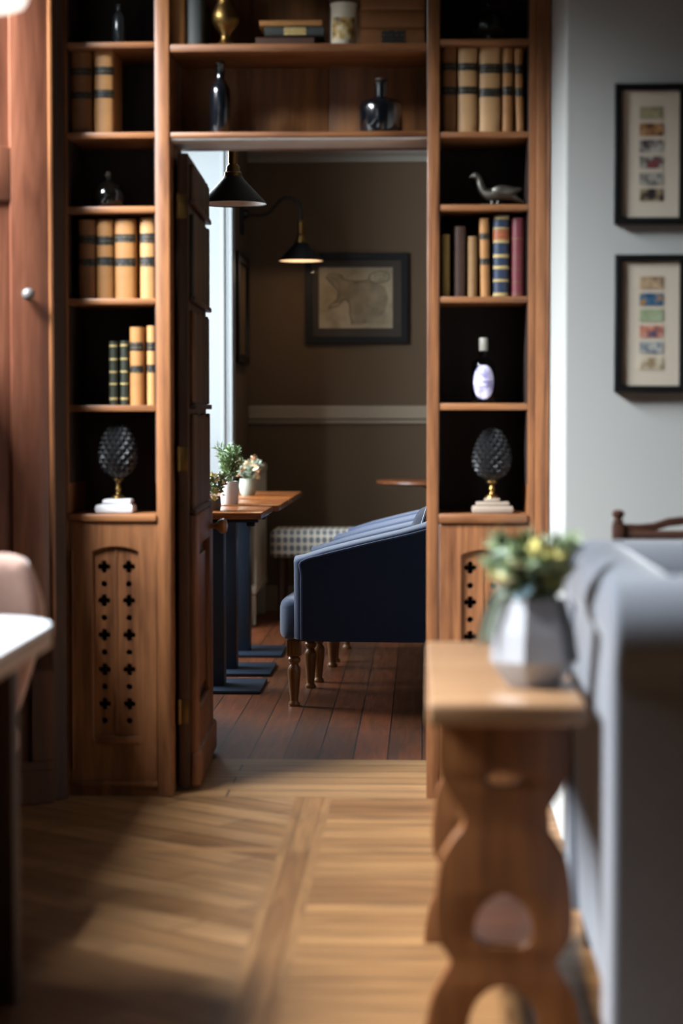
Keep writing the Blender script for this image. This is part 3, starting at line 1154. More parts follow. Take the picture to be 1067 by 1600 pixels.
# brass cup on a foot
t = lathe_thing('brass_goblet', 'brass goblet with a bulbous cup on a round foot over the doorway', 'goblet', 354, 64, yo, ZOA,
                [(0, 0), (0.036, 0), (0.037, 0.006), (0.022, 0.014), (0.014, 0.028), (0.017, 0.044), (0.030, 0.057), (0.042, 0.078), (0.042, 0.098), (0.032, 0.122), (0.024, 0.138), (0.030, 0.18), (0.027, 0.18), (0.02, 0.14), (0, 0.13)], BRASS, 'goblet_body')
# printed jar
H = PZ(7, yo, 537) - ZOA
t = lathe_thing('ceramic_jar', 'white ceramic jar with a printed golden picture beside the large brown volumes', 'jar', 537, 64, yo, ZOA,
                [(0, 0), (0.036, 0), (0.039, 0.004), (0.039, H * 0.93), (0.041, H * 0.95), (0.041, H), (0.036, H), (0.035, H * 0.5), (0, H * 0.4)], plain('glazed_white', '#c9c0ab', 0.3), 'jar_body')
bm = new()
A, B = [], []
for i in range(13):
    an = math.radians(-150 + 120 * i / 12)
    A.append(bm.verts.new((0.0396 * math.cos(an), 0.0396 * math.sin(an), H * 0.14)))
    B.append(bm.verts.new((0.0396 * math.cos(an), 0.0396 * math.sin(an), H * 0.66)))
for i in range(12):
    bm.faces.new((A[i], A[i + 1], B[i + 1], B[i]))
obj('printed_picture', bm, speckle('jar_print', [(0.35, '#3c3a38'), (0.48, '#a8843c'), (0.6, '#c9b990')], 38), t)
# row one, left: small dark bottle; right: dark bowl
H = PZ(8, yo, 190) - z_l[0]
lathe_thing('glass_bottle', 'slim dark bottle alone on the top shelf of the left bookcase', 'bottle', 189, 62, yo, z_l[0],
            [(0, 0), (0.019, 0), (0.021, 0.003), (0.021, H * 0.72), (0.014, H * 0.8), (0.009, H * 0.84), (0.009, H * 0.97), (0.011, H), (0, H)], plain('smoky_bottle_glass', '#1b1e20', 0.2), 'bottle_body')
t = thing('serving_dome', 'dark polished dome dish with a glint alone on the top shelf of the right bookcase', 'dish', (PX(762, yo), yo, z_r[0] + 0.0004))
bm = new()
lathe(bm, [(0, 0), (0.03, 0), (0.032, 0.004), (0.012, 0.012), (0.012, 0.022), (0.045, 0.03), (0.052, 0.036), (0.0, 0.036)], seg=32)
obj('dish_foot', bm, SILVER, t)
bm = new()
lathe(bm, [(0.050, 0.0365), (0.052, 0.05), (0.047, 0.075), (0.034, 0.094), (0.014, 0.104), (0.006, 0.106), (0.009, 0.114), (0.005, 0.12), (0, 0.12)], seg=32)
obj('dome', bm, plain('dark_dome_glass', '#0d0c0c', 0.22, spec=0.4), t)
# row three, left: round flask with stopper
t = thing('glass_flask', 'round black flask with a small stopper on the third shelf of the left bookcase', 'flask', (PX(171, yo), yo, z_l[2] + 0.0004))
bm = new()
lathe(bm, [(0, 0), (0.03, 0), (0.044, 0.008), (0.052, 0.03), (0.050, 0.05), (0.038, 0.07), (0.018, 0.08), (0.010, 0.085), (0.010, 0.092), (0, 0.092)], seg=32)
obj('flask_body', bm, DKGLASS2, t)
bm = new()
lathe(bm, [(0.006, 0.092), (0.010, 0.097), (0.011, 0.105), (0.006, 0.112), (0, 0.113)], seg=16)
obj('stopper', bm, plain('glass_stopper', '#3a362f', 0.2), t)
# row three, right: silver bird
t = thing('bird_figurine', 'small silver bird ornament on the third shelf of the right bookcase', 'ornament', (PX(768, yo), yo, z_r[2] + 0.0004))
bm = new()
tube(bm, smooth_path([(0.095, 0.0, 0.012), (0.06, 0.0, 0.030), (0.03, 0, 0.038), (-0.005, 0, 0.036), (-0.026, 0, 0.046), (-0.036, 0, 0.066), (-0.040, 0, 0.082), (-0.048, 0, 0.092), (-0.060, 0, 0.092), (-0.072, 0, 0.088)], 5),
     [0.004 + 0 * i for i in range(2)] + [0.006, 0.009, 0.011, 0.013, 0.016, 0.018, 0.020, 0.021, 0.022, 0.022, 0.022, 0.022, 0.021, 0.020, 0.019, 0.018, 0.017, 0.016, 0.015, 0.0145, 0.014, 0.0135, 0.013, 0.0125, 0.012, 0.0115, 0.011, 0.011, 0.0108, 0.0106, 0.0106, 0.0108, 0.011, 0.0115, 0.012, 0.0118, 0.011, 0.0095, 0.008, 0.006, 0.0045, 0.003, 0.002, 0.0015], 14)
obj('bird_body', bm, SILVER, t)
bm = new()
tube(bm, smooth_path([(0.0, -0.02, 0.046), (0.035, -0.022, 0.047), (0.065, -0.014, 0.046), (0.09, -0.008, 0.054)], 4), [0.006, 0.012, 0.015, 0.016, 0.016, 0.015, 0.014, 0.013, 0.012, 0.010, 0.008, 0.005, 0.002], 10, flat=0.35)
obj('wing', bm, SILVER, t)
bm = new()
for dx in (-0.002, 0.016):
    tube(bm, [(dx, -0.006, 0.006), (dx, -0.004, 0.03)], 0.003, 8)
obj('legs', bm, SILVER, t)
bm = new()
lathe(bm, [(0, 0), (0.042, 0), (0.044, 0.003), (0.038, 0.007), (0, 0.008)], seg=28, squash=0.6)
obj('ornament_base', bm, SILVER, t)
# gin bottle
t = thing('spirit_bottle', 'clear glass bottle with an oval lilac label on the right bookcase', 'bottle', (PX(755, yo), yo, z_r[4] + 0.0004))
H = PZ(528, yo, 750) - z_r[4]
BG = clear_glass('bottle_glass', '#dfe6e4', rough=0.1, keep=0.8)
bm = new()
lathe(bm, [(0, 0), (0.034, 0), (0.036, 0.004), (0.036, H * 0.56), (0.033, H * 0.63), (0.018, H * 0.69), (0.0125, H * 0.72), (0.0125, H * 0.80)], seg=32)
obj('bottle_body', bm, BG, t)
bm = new()
lathe(bm, [(0.0128, H * 0.80), (0.0135, H * 0.81), (0.0135, H * 0.985), (0.012, H), (0, H)], seg=20)
obj('cap', bm, plain('bottle_cap_grey', '#8f8a80', 0.5), t)
bm = new()
ring = []
for j in range(0, 11):
    ph = -PI / 2 + PI * j / 10
    row = []
    for i in range(0, 13):
        u = -1 + 2 * i / 12
        an = -PI / 2 + u * 0.98 * math.cos(ph)
        row.append(bm.verts.new((0.0368 * math.cos(an), 0.0368 * math.sin(an), H * 0.32 + H * 0.26 * math.sin(ph))))
    ring.append(row)
for A, B in zip(ring, ring[1:]):
    for i in range(12):
        bm.faces.new((A[i], A[i + 1], B[i + 1], B[i]))
lab = obj('oval_label', bm, speckle('lilac_label', [(0.40, '#8d86b4'), (0.55, '#c3bfe0'), (0.64, '#d8d4ea')], 30), t)
bm = new()
for zf, hw, an0 in ((0.33, 0.7, 0.0), (0.25, 0.5, 0.0)):
    pts = [(0.0374 * math.cos(-PI / 2 + u * hw), 0.0374 * math.sin(-PI / 2 + u * hw), H * zf) for u in [i / 8 - 1 for i in range(17)]]
    tube(bm, pts, 0.0011, 6)
obj('label_lines', bm, plain('label_ink', '#5b4a78', 0.6), lab)


# pineapple lamps
def pineapple(label, px, ybot_z, Y, ztop_px, base_mat_, base_kind):
    H = PZ(ztop_px, Y, px) - ybot_z
    t = thing('pineapple_lamp', label, 'lamp', (PX(px, Y), Y, ybot_z + 0.0004))
    hb = 0.045
    if base_kind == 'white':
        bm = new()
        box(bm, -0.066, 0.052, -0.05, 0.05, 0, 0.026, 0.008)
        box(bm, -0.045, 0.045, -0.04, 0.04, 0.026, 0.043, 0.008)
    else:
        bm = new()
        box(bm, -0.062, 0.064, -0.055, 0.055, 0, 0.022, 0.006)
        box(bm, -0.050, 0.052, -0.045, 0.045, 0.022, 0.034, 0.004)
        box(bm, -0.024, 0.024, -0.024, 0.024, 0.034, 0.045, 0.004)
    obj('lamp_base', bm, base_mat_, t)
    zs0 = hb
    zs1 = H * 0.385
    bm = new()
    lathe(bm, [(0.022, zs0), (0.020, zs0 + 0.006), (0.010, zs0 + 0.012), (0.0075, zs0 + 0.020), (0.011, zs0 + 0.028), (0.009, zs0 + 0.034), (0.007, zs1 - 0.018), (0.012, zs1 - 0.012), (0.018, zs1 - 0.008), (0.017, zs1), (0, zs1)], seg=24)
    obj('stem', bm, BRASS, t)
    # body of pointed scales laid in a spiral lattice
    bm = new()
    n, m_ = 12, 14
    L = H - zs1
    R = 0.062

    def rad(t_):
        return R * (math.sin(PI * min(1, (t_ * 0.93 + 0.05))) ** 0.62) * (1.06 - 0.42 * t_)
    rows = []
    for j in range(n + 1):
        tt = j / n
        rows.append([bm.verts.new((rad(tt) * math.cos(2 * PI * (i + 0.5 * (j % 2)) / m_), rad(tt) * math.sin(2 * PI * (i + 0.5 * (j % 2)) / m_), zs1 + L * tt)) for i in range(m_)])
    for j in range(n - 1):
        for i in range(m_):
            if j % 2 == 0:
                l, r_ = rows[j + 1][(i - 1) % m_], rows[j + 1][i]
            else:
                l, r_ = rows[j + 1][i], rows[j + 1][(i + 1) % m_]
            b_, t_ = rows[j][i], rows[j + 2][i]
            c = (b_.co + t_.co + l.co + r_.co) / 4
            out = Vector((c.x, c.y, 0)).normalized()
            pk = bm.verts.new(c + out * 0.012 + Vector((0, 0, 0.002)))
            for q1, q2 in ((b_, r_), (r_, t_), (t_, l), (l, b_)):
                bm.faces.new((q1, q2, pk))
    cb = bm.verts.new((0, 0, zs1 - 0.001))
    ct = bm.verts.new((0, 0, zs1 + L * 1.0))
    for i in range(m_):
        bm.faces.new((cb, rows[0][(i + 1) % m_], rows[0][i]))
        bm.faces.new((rows[0][i], rows[0][(i + 1) % m_], rows[1][i]))
        a_, b_ = rows[n][i], rows[n][(i + 1) % m_]
        bm.faces.new((a_, b_, ct))
        bm.faces.new((rows[n][i], rows[n - 1][(i) % m_] if n % 2 == 0 else rows[n - 1][(i + 1) % m_], rows[n][(i + 1) % m_]))
    obj('pineapple_body', bm, plain('black_pineapple_glaze_' + base_kind, '#0a0a0d', 0.48, var=0.1), t, smooth=False)
    return t


pineapple('black pineapple lamp on a white base at the bottom of the left bookcase', 184, Z_LEDGE, yo, 657, plain('white_base_glaze', '#e3e3e6', 0.25), 'white')
pineapple('black pineapple lamp on a stepped stone base at the bottom of the right bookcase', 769, Z_LEDGE_R, yo, 668, plain('stone_base', '#8f7f70', 0.5), 'stone')


# ------------------------------------------------------------------ pictures
def picture(label, x0, x1, z0, z1, y, fw, frame_m, mat_m, group=None, axis='y'):
    """Framed picture hung on a wall that faces -y; origin at its centre on the wall."""
    t = thing('picture_frame', label, 'picture', ((x0 + x1) / 2, y, (z0 + z1) / 2), group=group)
    w, h = (x1 - x0) / 2, (z1 - z0) / 2
    bm = new()
    plate(bm, [rect(-w, w, -h, h), rect(-w + fw, w - fw, -h + fw, h - fw)], 0.026, 'XZ', -0.014, bev=0.003)
    obj('frame', bm, frame_m, t, smooth=False)
    bm = new()
    box(bm, -w + fw * 0.5, w - fw * 0.5, -0.017, -0.004, -h + fw * 0.5, h - fw * 0.5)
    obj('mount_board', bm, mat_m, t, smooth=False)
    return t, w, h


MOUNT = plain('cream_mount', '#dacdb9', 0.85, var=0.02)
pal = [[(0.3, '#6c6a4c'), (0.5, '#a39a74'), (0.7, '#b9b48f')], [(0.35, '#2c1d18'), (0.45, '#8a5a34'), (0.65, '#c59a6c')], [(0.38, '#3c3036'), (0.5, '#9a948c'), (0.65, '#c2bcae')],
       [(0.36, '#8a3a3c'), (0.45, '#5a5a58'), (0.55, '#b9b2a2'), (0.7, '#c9c2b2')], [(0.38, '#60605c'), (0.52, '#a8a498'), (0.66, '#bdb8aa')], [(0.4, '#2a1a20'), (0.5, '#8d7c60'), (0.65, '#ada078')],
       [(0.36, '#5a4030'), (0.5, '#b59a78'), (0.66, '#d0b592')], [(0.3, '#1c3a5c'), (0.5, '#33688a'), (0.62, '#c08a3c')], [(0.3, '#8c9c74'), (0.5, '#a2b08a'), (0.7, '#b4bf9e')],
       [(0.34, '#33486c'), (0.45, '#c0765c'), (0.6, '#d8ab98'), (0.7, '#5a4a44')], [(0.36, '#54626c'), (0.5, '#a2a8a8'), (0.58, '#c0bdb4'), (0.66, '#b0603c')], [(0.36, '#9a8464'), (0.5, '#cdbfa4'), (0.66, '#d8cfbe')]]
ymm = YW
pd = [('upper of the two narrow black frames on the grey wall, holding six small cards', 130, 350, [177, 203, 229, 254, 280, 305]),
      ('lower of the two narrow black frames on the grey wall, including a green card', 397.5, 613, [442, 468, 493, 518, 543, 568])]
ci = 0
for lab, a_, b_, ys in pd:
    x0, x1 = P(961.5, a_, ymm - 0.025).x, P(1073, a_, ymm - 0.025).x
    t, w, h = picture(lab, x0, x1, PZ(b_, ymm - 0.025, 1010), PZ(a_, ymm - 0.025, 1010), ymm, 0.018, BLACK, MOUNT, 'small card pictures on the grey wall')
    for yy in ys:
        c = P(1017, yy, ymm - 0.01)
        bm = new()
        cx, cz = c.x - t.location.x, c.z - t.location.z
        box(bm, cx - 0.0315, cx + 0.0315, -0.0185, -0.017, cz - 0.0165, cz + 0.0165)
        obj('picture_card', bm, speckle('card_print_%d' % ci, pal[ci], 34, 0.7), t, smooth=False)
        ci += 1
    bm = new()
    box(bm, -w + 0.014, w - 0.014, -0.022, -0.0205, -h + 0.014, h - 0.014)
    obj('glass_pane', bm, GLASS, t, smooth=False)

# map in the far room
x0, x1 = PX(476.5, YF - 0.03), PX(637.5, YF - 0.03)
t, w, h = picture('old map in a wide black frame on the far wall', x0, x1, PZ(537, YF - 0.03, 555), PZ(395, YF - 0.03, 555), YF, 0.042, BLACK, plain('grey_mount', '#3d362e', 0.8, var=0.05))
sx, sz = (x1 - x0) / 715.0, (2 * h) / 640.0   # crop pixels (165..880, 198..838)


def mp_(u, v):
    return ((u - 522.5) * sx, (518 - v) * sz)


a_, b_ = mp_(262, 728), mp_(772, 300)
bm = new()
box(bm, a_[0], b_[0], -0.0185, -0.017, a_[1], b_[1])
obj('map_sheet', bm, speckle('map_paper', [(0.35, '#8d8168'), (0.5, '#a1947a'), (0.65, '#ab9f84')], 9, 0.8), t, smooth=False)
bm = new()
land = [(320, 372), (335, 354), (415, 354), (440, 390), (490, 395), (600, 388), (660, 410), (720, 440), (745, 520), (715, 620), (640, 690), (490, 703), (476, 600), (466, 545), (444, 524), (405, 545), (345, 580), (390, 520), (400, 468), (345, 410)]
plate(bm, [[mp_(u, v) for u, v in land]], 0.0004, 'XZ', -0.0187)
obj('map_land', bm, speckle('map_land_tint', [(0.3, '#756b56'), (0.5, '#897e67'), (0.7, '#978c74')], 14, 0.8), t, smooth=False)
bm = new()
for line, wd_ in (([(312, 372), (330, 350), (375, 345), (415, 352), (432, 380), (465, 392), (492, 390), (520, 400), (560, 398), (600, 388)], 3.5),
                  ([(312, 372), (345, 410), (378, 445), (400, 468), (392, 500), (386, 528), (355, 550), (330, 588), (360, 580), (395, 572), (412, 545), (444, 524), (466, 545), (476, 580), (474, 620), (484, 660), (490, 705)], 4),
                  ([(345, 365), (390, 400), (405, 450)], 2),
                  ([(605, 375), (625, 345), (680, 328), (735, 338), (750, 370), (730, 398), (670, 405), (630, 402), (605, 375)], 4), ([(650, 352), (722, 352), (722, 388), (650, 388), (650, 352)], 2)):
    pts = []
    for (u, v) in line:
        c = mp_(u, v)
        pts.append((c[0], -0.0187, c[1]))
    tube(bm, pts if wd_ == 2 and len(line) == 5 else smooth_path(pts, 4), wd_ * sx * 0.8, 6)
obj('map_lines', bm, plain('map_ink', '#4d4a3e', 0.8), t)
bm = new()
box(bm, -w + 0.03, w - 0.03, -0.023, -0.0215, -h + 0.03, h - 0.03)
obj('glass_pane', bm, GLASS, t, smooth=False)

# picture on the far pier, seen nearly edge on
ya, yb_ = 11.26, 11.95
zt, zb = PZ(392, 11.3, 372), PZ(566, 11.3, 372)
t = thing('picture_frame', 'black framed picture seen edge on beside the far wall lamp', 'picture', (XFL, (ya + yb_) / 2, (zt + zb) / 2))
hw, hh = (yb_ - ya) / 2, (zt - zb) / 2
bm = new()
plate(bm, [rect(-hw, hw, -hh, hh), rect(-hw + 0.05, hw - 0.05, -hh + 0.05, hh - 0.05)], 0.03, 'YZ', 0.016, bev=0.003)
obj('frame', bm, BLACK, t, smooth=False)
bm = new()
box(bm, 0.002, 0.012, -hw + 0.03, hw - 0.03, -hh + 0.03, hh - 0.03)
obj('picture_print', bm, speckle('brown_print', [(0.3, '#4a3a24'), (0.7, '#7a6242')], 6, 0.7), t, smooth=False)
bm = new()
box(bm, 0.018, 0.020, -hw + 0.04, hw - 0.04, -hh + 0.04, hh - 0.04)
obj('glass_pane', bm, GLASS, t, smooth=False)


# ------------------------------------------------------------------ swan neck wall lamps
def wall_lamp(label, loc, scale, lamp_on):
    """Origin on the wall at the back plate; arm reaches +x."""
    t = thing('wall_lamp', label, 'lamp', loc, group='swan neck wall lamps')
    t.scale = (scale,) * 3
    bm = new()
    box(bm, 0.0, 0.016, -0.045, 0.045, -0.10, 0.07, 0.006)
    tube(bm, [(0.012, 0, 0.0), (0.045, 0, 0.0)], [0.028, 0.016], 16)
    obj('wall_plate', bm, BLACKM, t)
    bm = new()
    path = smooth_path([(0.03, 0, 0.0), (0.10, 0, -0.003), (0.145, 0, 0.012), (0.175, 0, 0.045), (0.21, 0, 0.078), (0.25, 0, 0.082), (0.285, 0, 0.062), (0.30, 0, 0.02), (0.302, 0, -0.03)], 6)
    tube(bm, path, 0.0075, 10)
    obj('swan_neck_arm', bm, BLACKM, t)
    X = 0.302
    bm = new()
    lathe(bm, [(0.010, -0.03), (0.020, -0.035), (0.020, -0.042), (0.016, -0.045), (0.016, -0.095), (0.014, -0.10), (0.022, -0.108), (0.024, -0.125), (0.030, -0.13), (0.030, -0.142), (0, -0.142)][::-1], (X, 0, 0), 24)
    obj('lamp_holder', bm, BRASS, t)
    bm = new()
    lathe(bm, [(0.024, -0.138), (0.032, -0.142), (0.036, -0.15), (0.111, -0.228), (0.113, -0.234), (0.111, -0.232), (0.034, -0.154), (0.024, -0.146)], (X, 0, 0), 40)
    sh_ = obj('lamp_shade', bm, BLACKM, t)
    bm = new()
    lathe(bm, [(0.1085, -0.2315), (0.105, -0.229), (0.033, -0.156), (0.0, -0.154)], (X, 0, 0), 40, cap=False)
    obj('shade_lining', bm, plain('shade_lining_' + ('lit' if lamp_on else 'unlit'), '#e6d3bd', 0.4), sh_)
    bm = new()
    lathe(bm, [(0, -0.215), (0.016, -0.210), (0.022, -0.196), (0.018, -0.178), (0.012, -0.160), (0.0, -0.160)][::-1], (X, 0, 0), 20)
    obj('bulb', bm, glow('bulb_' + ('lit' if lamp_on else 'unlit'), '#ffdcb8', 6.0 if lamp_on else 0.0), t)
    if lamp_on:
        l = bpy.data.lights.new('lamp_light', 'POINT')
        l.energy = 1.7
        l.color = (1.0, 0.74, 0.50)
        l.shadow_soft_size = 0.02
        lo = bpy.data.objects.new('lamp_light', l)
        COL.objects.link(lo)
        lo.parent = t
        lo.location = (X, 0, -0.222)
    return t


yl = 11.72
wall_lamp('black swan neck wall lamp, lit, beside the framed map', (XFL, yl, PZ(335, yl, 385)), 1.14, True)
yl1 = 7.75
sc1 = 1.12
wall_lamp('nearer black swan neck wall lamp whose arm is cut off by the door head', (PX(365, yl1) - 0.302 * sc1, yl1, PZ(318, yl1, 365) + 0.232 * sc1), sc1, False)

# ------------------------------------------------------------------ dining tables in the far room
ZT = 0.763


def cafe_table(label, y0, y1, base_y, x1=-0.645):
    x0 = -1.25
    cx = -0.90
    t = thing('dining_table', label, 'table', (cx, base_y, 0), group='pedestal tables along the far window')
    bm = new()
    box(bm, x0 - cx, x1 - cx, y0 - base_y, y1 - base_y, ZT - 0.026, ZT, 0.003)
    obj('table_top', bm, W_TBL, t)
    bm = new()
    box(bm, -0.055, 0.055, -0.055, 0.055, 0.014, ZT - 0.05, 0.004)
    obj('pedestal', bm, STEEL, t)
    bm = new()
    box(bm, -0.22, 0.22, -0.21, 0.21, 0.0, 0.015, 0.004)
    obj('base_plate', bm, STEEL, t)
    bm = new()
    box(bm, -0.20, 0.20, -0.03, 0.03, ZT - 0.052, ZT - 0.0265, 0.003)
    box(bm, 0.150, 0.185, -0.03, 0.03, ZT - 0.068, ZT - 0.052, 0.003)
    obj('bearer', bm, BLACKM, t)
    return t


cafe_table('nearest of the three wooden pedestal tables by the far window', 8.45, 9.09, 8.72, -0.668)
cafe_table('middle one of the three wooden pedestal tables, under the fern in a white pot', 9.19, 9.83, 9.30)
cafe_table('farthest of the three wooden pedestal tables, under the celadon pot of flowers', 9.90, 10.93, 10.02)

# ------------------------------------------------------------------ navy tub chairs
leg_prof = [(0.0, 0.0), (0.023, 0.0), (0.0245, 0.006), (0.0235, 0.012), (0.017, 0.019), (0.0165, 0.024), (0.020, 0.06), (0.0245, 0.11), (0.027, 0.142), (0.0255, 0.154), (0.018, 0.165), (0.0165, 0.170), (0.024, 0.178), (0.0265, 0.186), (0.024, 0.194), (0.018, 0.199), (0.022, 0.204), (0.0, 0.204)]


def tub_chair():
    t = thing('tub_chair', '', 'armchair', (0, 0, 0), group='navy tub chairs facing the far window')
    # U-shaped shell: arms run into the back; its top climbs from the arm fronts to the back
    path = [(-0.472, -0.279), (-0.38, -0.281), (-0.28, -0.282), (-0.18, -0.282), (-0.08, -0.282), (0.0, -0.277), (0.06, -0.26), (0.115, -0.225), (0.15, -0.17), (0.168, -0.10), (0.173, 0.0)]
    path = path + [(x, -y_) for x, y_ in reversed(path[:-1])]
    n = len(path)

    def top(i):
        s = 1 - abs(i - (n - 1) / 2) / ((n - 1) / 2)
        return 0.612 + 0.235 * (s ** 0.9)
    bm = new()
    rings = []
    thick = 0.095
    outer_top = []
    for i, (x, y_) in enumerate(path):
        p = Vector((x, y_, 0))
        tg = Vector((*path[min(i + 1, n - 1)], 0)) - Vector((*path[max(i - 1, 0)], 0))
        tg.normalize()
        nr = Vector((tg.y, -tg.x, 0))
        z = top(i)
        z0 = 0.268
        r = thick / 2
        sec = [(-r * 0.2, z0), (-0.002, z0), (0.0, z0 + 0.006), (0.002, z - 0.10), (0.004, z - 0.035)]
        sec = [(0.030, z0), (0.046, z0), (0.048, z0 + 0.012), (0.048, z - 0.06), (0.052, z - 0.03)]
        sec += [(0.055 * math.cos(a2) , z - 0.03 + 0.03 * math.sin(a2)) for a2 in [math.radians(d_) for d_ in (20, 45, 70, 90, 110, 135, 160)]]
        sec += [(-0.052, z - 0.03), (-0.045, z - 0.07), (-0.042, 0.30), (-0.03, z0)]
        rings.append([bm.verts.new(p + nr * d_ * 1.36 + Vector((0, 0, h_))) for d_, h_ in sec])
        outer_top.append(p + nr * 0.0735 + Vector((0, 0, z - 0.026)))
    m_ = len(rings[0])
    for A, B in zip(rings, rings[1:]):
        for k_ in range(m_):
            bm.faces.new((A[k_], A[(k_ + 1) % m_], B[(k_ + 1) % m_], B[k_]))
    for rg in (rings[0], rings[-1]):
        cc = sum((v.co for v in rg), Vector()) / m_
        zmin, zmax = min(v.co.z for v in rg), max(v.co.z for v in rg)
        bulge = []
        for v in rg:
            q_ = cc + (v.co - cc) * 0.80
            q_.z = cc.z + (v.co.z - cc.z) * 0.955
            q_.x -= 0.032
            bulge.append(bm.verts.new(q_))
        for k_ in range(m_):
            bm.faces.new((rg[k_], rg[(k_ + 1) % m_], bulge[(k_ + 1) % m_], bulge[k_]))
        bm.faces.new(bulge)
    obj('shell', bm, NAVY, t, angle=75)
    for sgn in (1, -1):
        bm = new()
        ot = outer_top if sgn == 1 else list(reversed(outer_top))
        f0 = ot[0]
        yb2 = f0.y
        pts = [Vector((f0.x, yb2 + sgn * 0.006, 0.275)), Vector((f0.x, yb2 + sgn * 0.005, 0.45)), Vector((f0.x, yb2 + sgn * 0.004, f0.z - 0.05)), f0] + ot[1:(n + 1) // 2]
        tube(bm, smooth_path(pts, 4), 0.0042, 8)
        obj('piping', bm, NAVYP, t)
    # seat: T-shaped, its front roll covering the arm fronts below
    bm = new()
    out = [(-0.515, -0.325), (-0.455, -0.335), (-0.455, -0.212), (0.08, -0.212), (0.11, -0.14), (0.11, 0.14), (0.08, 0.212), (-0.455, 0.212), (-0.455, 0.335), (-0.515, 0.325), (-0.555, 0.29), (-0.563, 0.2), (-0.563, -0.2), (-0.555, -0.29)]
    out = [(x - 0.012, y_) for x, y_ in out]
    plate(bm, [out], 0.168, 'XY', 0.268 + 0.084, bev=0.035)
    obj('seat', bm, NAVY, t, angle=70)
    for (x, y_) in ((-0.512, -0.275), (-0.512, 0.275)):
        bm = new()
        lathe(bm, leg_prof, (0, 0, 0), 24)
        box(bm, -0.027, 0.027, -0.027, 0.027, 0.203, 0.269, 0.004)
        for s_ in (-0.012, 0.0, 0.012):
            tube(bm, [(s_, -0.0275, 0.210), (s_, -0.0275, 0.262)], 0.003, 6)
        obj('leg', bm, W_LEG, t, loc=(x, y_, 0))
    for (x, y_) in ((0.03, -0.25), (0.03, 0.25)):
        bm = new()
        tube(bm, [(0.012, 0, 0.0), (0.0, 0, 0.269)], [0.016, 0.026], 4)
        obj('leg', bm, W_DK, t, loc=(x, y_, 0), smooth=False)
    return t


ch = tub_chair()
ch.location = (0.014, 8.425, 0)
ch.rotation_euler = (0, 0, -0.065)
ch['label'] = 'nearest navy blue tub armchair with turned wooden legs, its dark side towards the room'
dup(ch, (0.075, 9.165, 0), 'middle one of the navy tub armchairs, right behind the nearest')
dup(ch, (0.115, 9.91, 0), 'farthest of the navy tub armchairs, next to the round wooden table')


def cushion(label, loc, rot, s=0.34, t_=0.09):
    t = thing('cushion', label, 'cushion', loc, rot, group='dark cushions on the tub chairs')
    bm = new()
    n = 12
    g = {}
    for sd in (1, -1):
        for i in range(n + 1):
            for j in range(n + 1):
                u, v = -1 + 2 * i / n, -1 + 2 * j / n
                th_ = t_ / 2 * ((1 - u ** 4) * (1 - v ** 4)) ** 0.6
                if sd == -1 and (i in (0, n) or j in (0, n)):
                    g[(sd, i, j)] = g[(1, i, j)]
                    continue
                pin = 1 - 0.06 * (u * u * v * v)
                g[(sd, i, j)] = bm.verts.new((sd * th_, u * s / 2 * pin, v * s / 2 * pin))
        for i in range(n):
            for j in range(n):
                q_ = [g[(sd, i, j)], g[(sd, i + 1, j)], g[(sd, i + 1, j + 1)], g[(sd, i, j + 1)]]
                bm.faces.new(q_ if sd == 1 else q_[::-1])
    obj('cushion_body', bm, INDIGO, t, angle=80)
    bm = new()
    k_ = s / 2 * 0.985
    tube(bm, [(0, -k_, -k_ * .95), (0, -k_, k_ * .95), (0, k_, k_ * .95), (0, k_, -k_ * .95), (0, -k_, -k_ * .95)], 0.004, 8)
    obj('piping', bm, plain('pale_piping', '#c4c6c8', 0.8), t)
    return t


cushion('dark indigo cushion with pale piping in the nearest tub chair', (-0.02, 8.425, 0.64), (0, 0.3, -0.065))
cushion('dark indigo cushion with pale piping in the farthest tub chair', (0.07, 9.91, 0.64), (0, 0.3, -0.065))

# ------------------------------------------------------------------ further furniture of the far room
yr0, yr1 = 11.28, 12.05
t = thing('radiator', 'cream column radiator against the far pier behind the tables', 'radiator', (XFL + 0.075, (yr0 + yr1) / 2, 0))
zr0, zr1 = 0.17, PZ(727, 11.3, 410)
n = 8
for i in range(n):
    yy = yr0 + (yr1 - yr0) * (i + 0.5) / n - (yr0 + yr1) / 2
    bm = new()
    box(bm, -0.05, 0.05, yy - 0.040, yy + 0.040, zr1 - 0.06, zr1, 0.02, 3)
    box(bm, -0.05, 0.05, yy - 0.040, yy + 0.040, zr0, zr0 + 0.06, 0.02, 3)
    for xx in (-0.034, 0.0, 0.034):
        tube(bm, [(xx, yy, zr0 + 0.03), (xx, yy, zr1 - 0.03)], 0.0135, 10)
    if i in (0, n - 1):
        box(bm, -0.04, 0.04, yy - 0.02, yy + 0.02, 0, zr0 + 0.01, 0.008)
    obj('radiator_section', bm, CREAM, t)

DOTS = speckle('dotted_upholstery', [(0.0, '#6d7074'), (0.37, '#75787a'), (0.45, '#d2c9b8'), (1.0, '#d8d0c0')], 27, 0.85, 'voronoi', (1, 1, 0.8))
x0, x1 = PX(421, 11.55), PX(421, 11.55) + 0.62
t = thing('upholstered_stool', 'long stool with a cream and grey dotted seat against the far wall', 'stool', ((x0 + x1) / 2, 11.75, 0))
w = (x1 - x0) / 2
bm = new()
box(bm, -w, w, -0.19, 0.19, PZ(872, 11.56), PZ(828, 11.56), 0.03, 4)
obj('seat', bm, DOTS, t)
for sx_ in (-1, 1):
    for sy_ in (-1, 1):
        bm = new()
        tube(bm, [(0, 0, 0), (0, 0, PZ(872, 11.56) + 0.002)], [0.016, 0.024], 10)
        obj('leg', bm, W_DK, t, loc=(sx_ * (w - 0.06), sy_ * 0.14, 0))

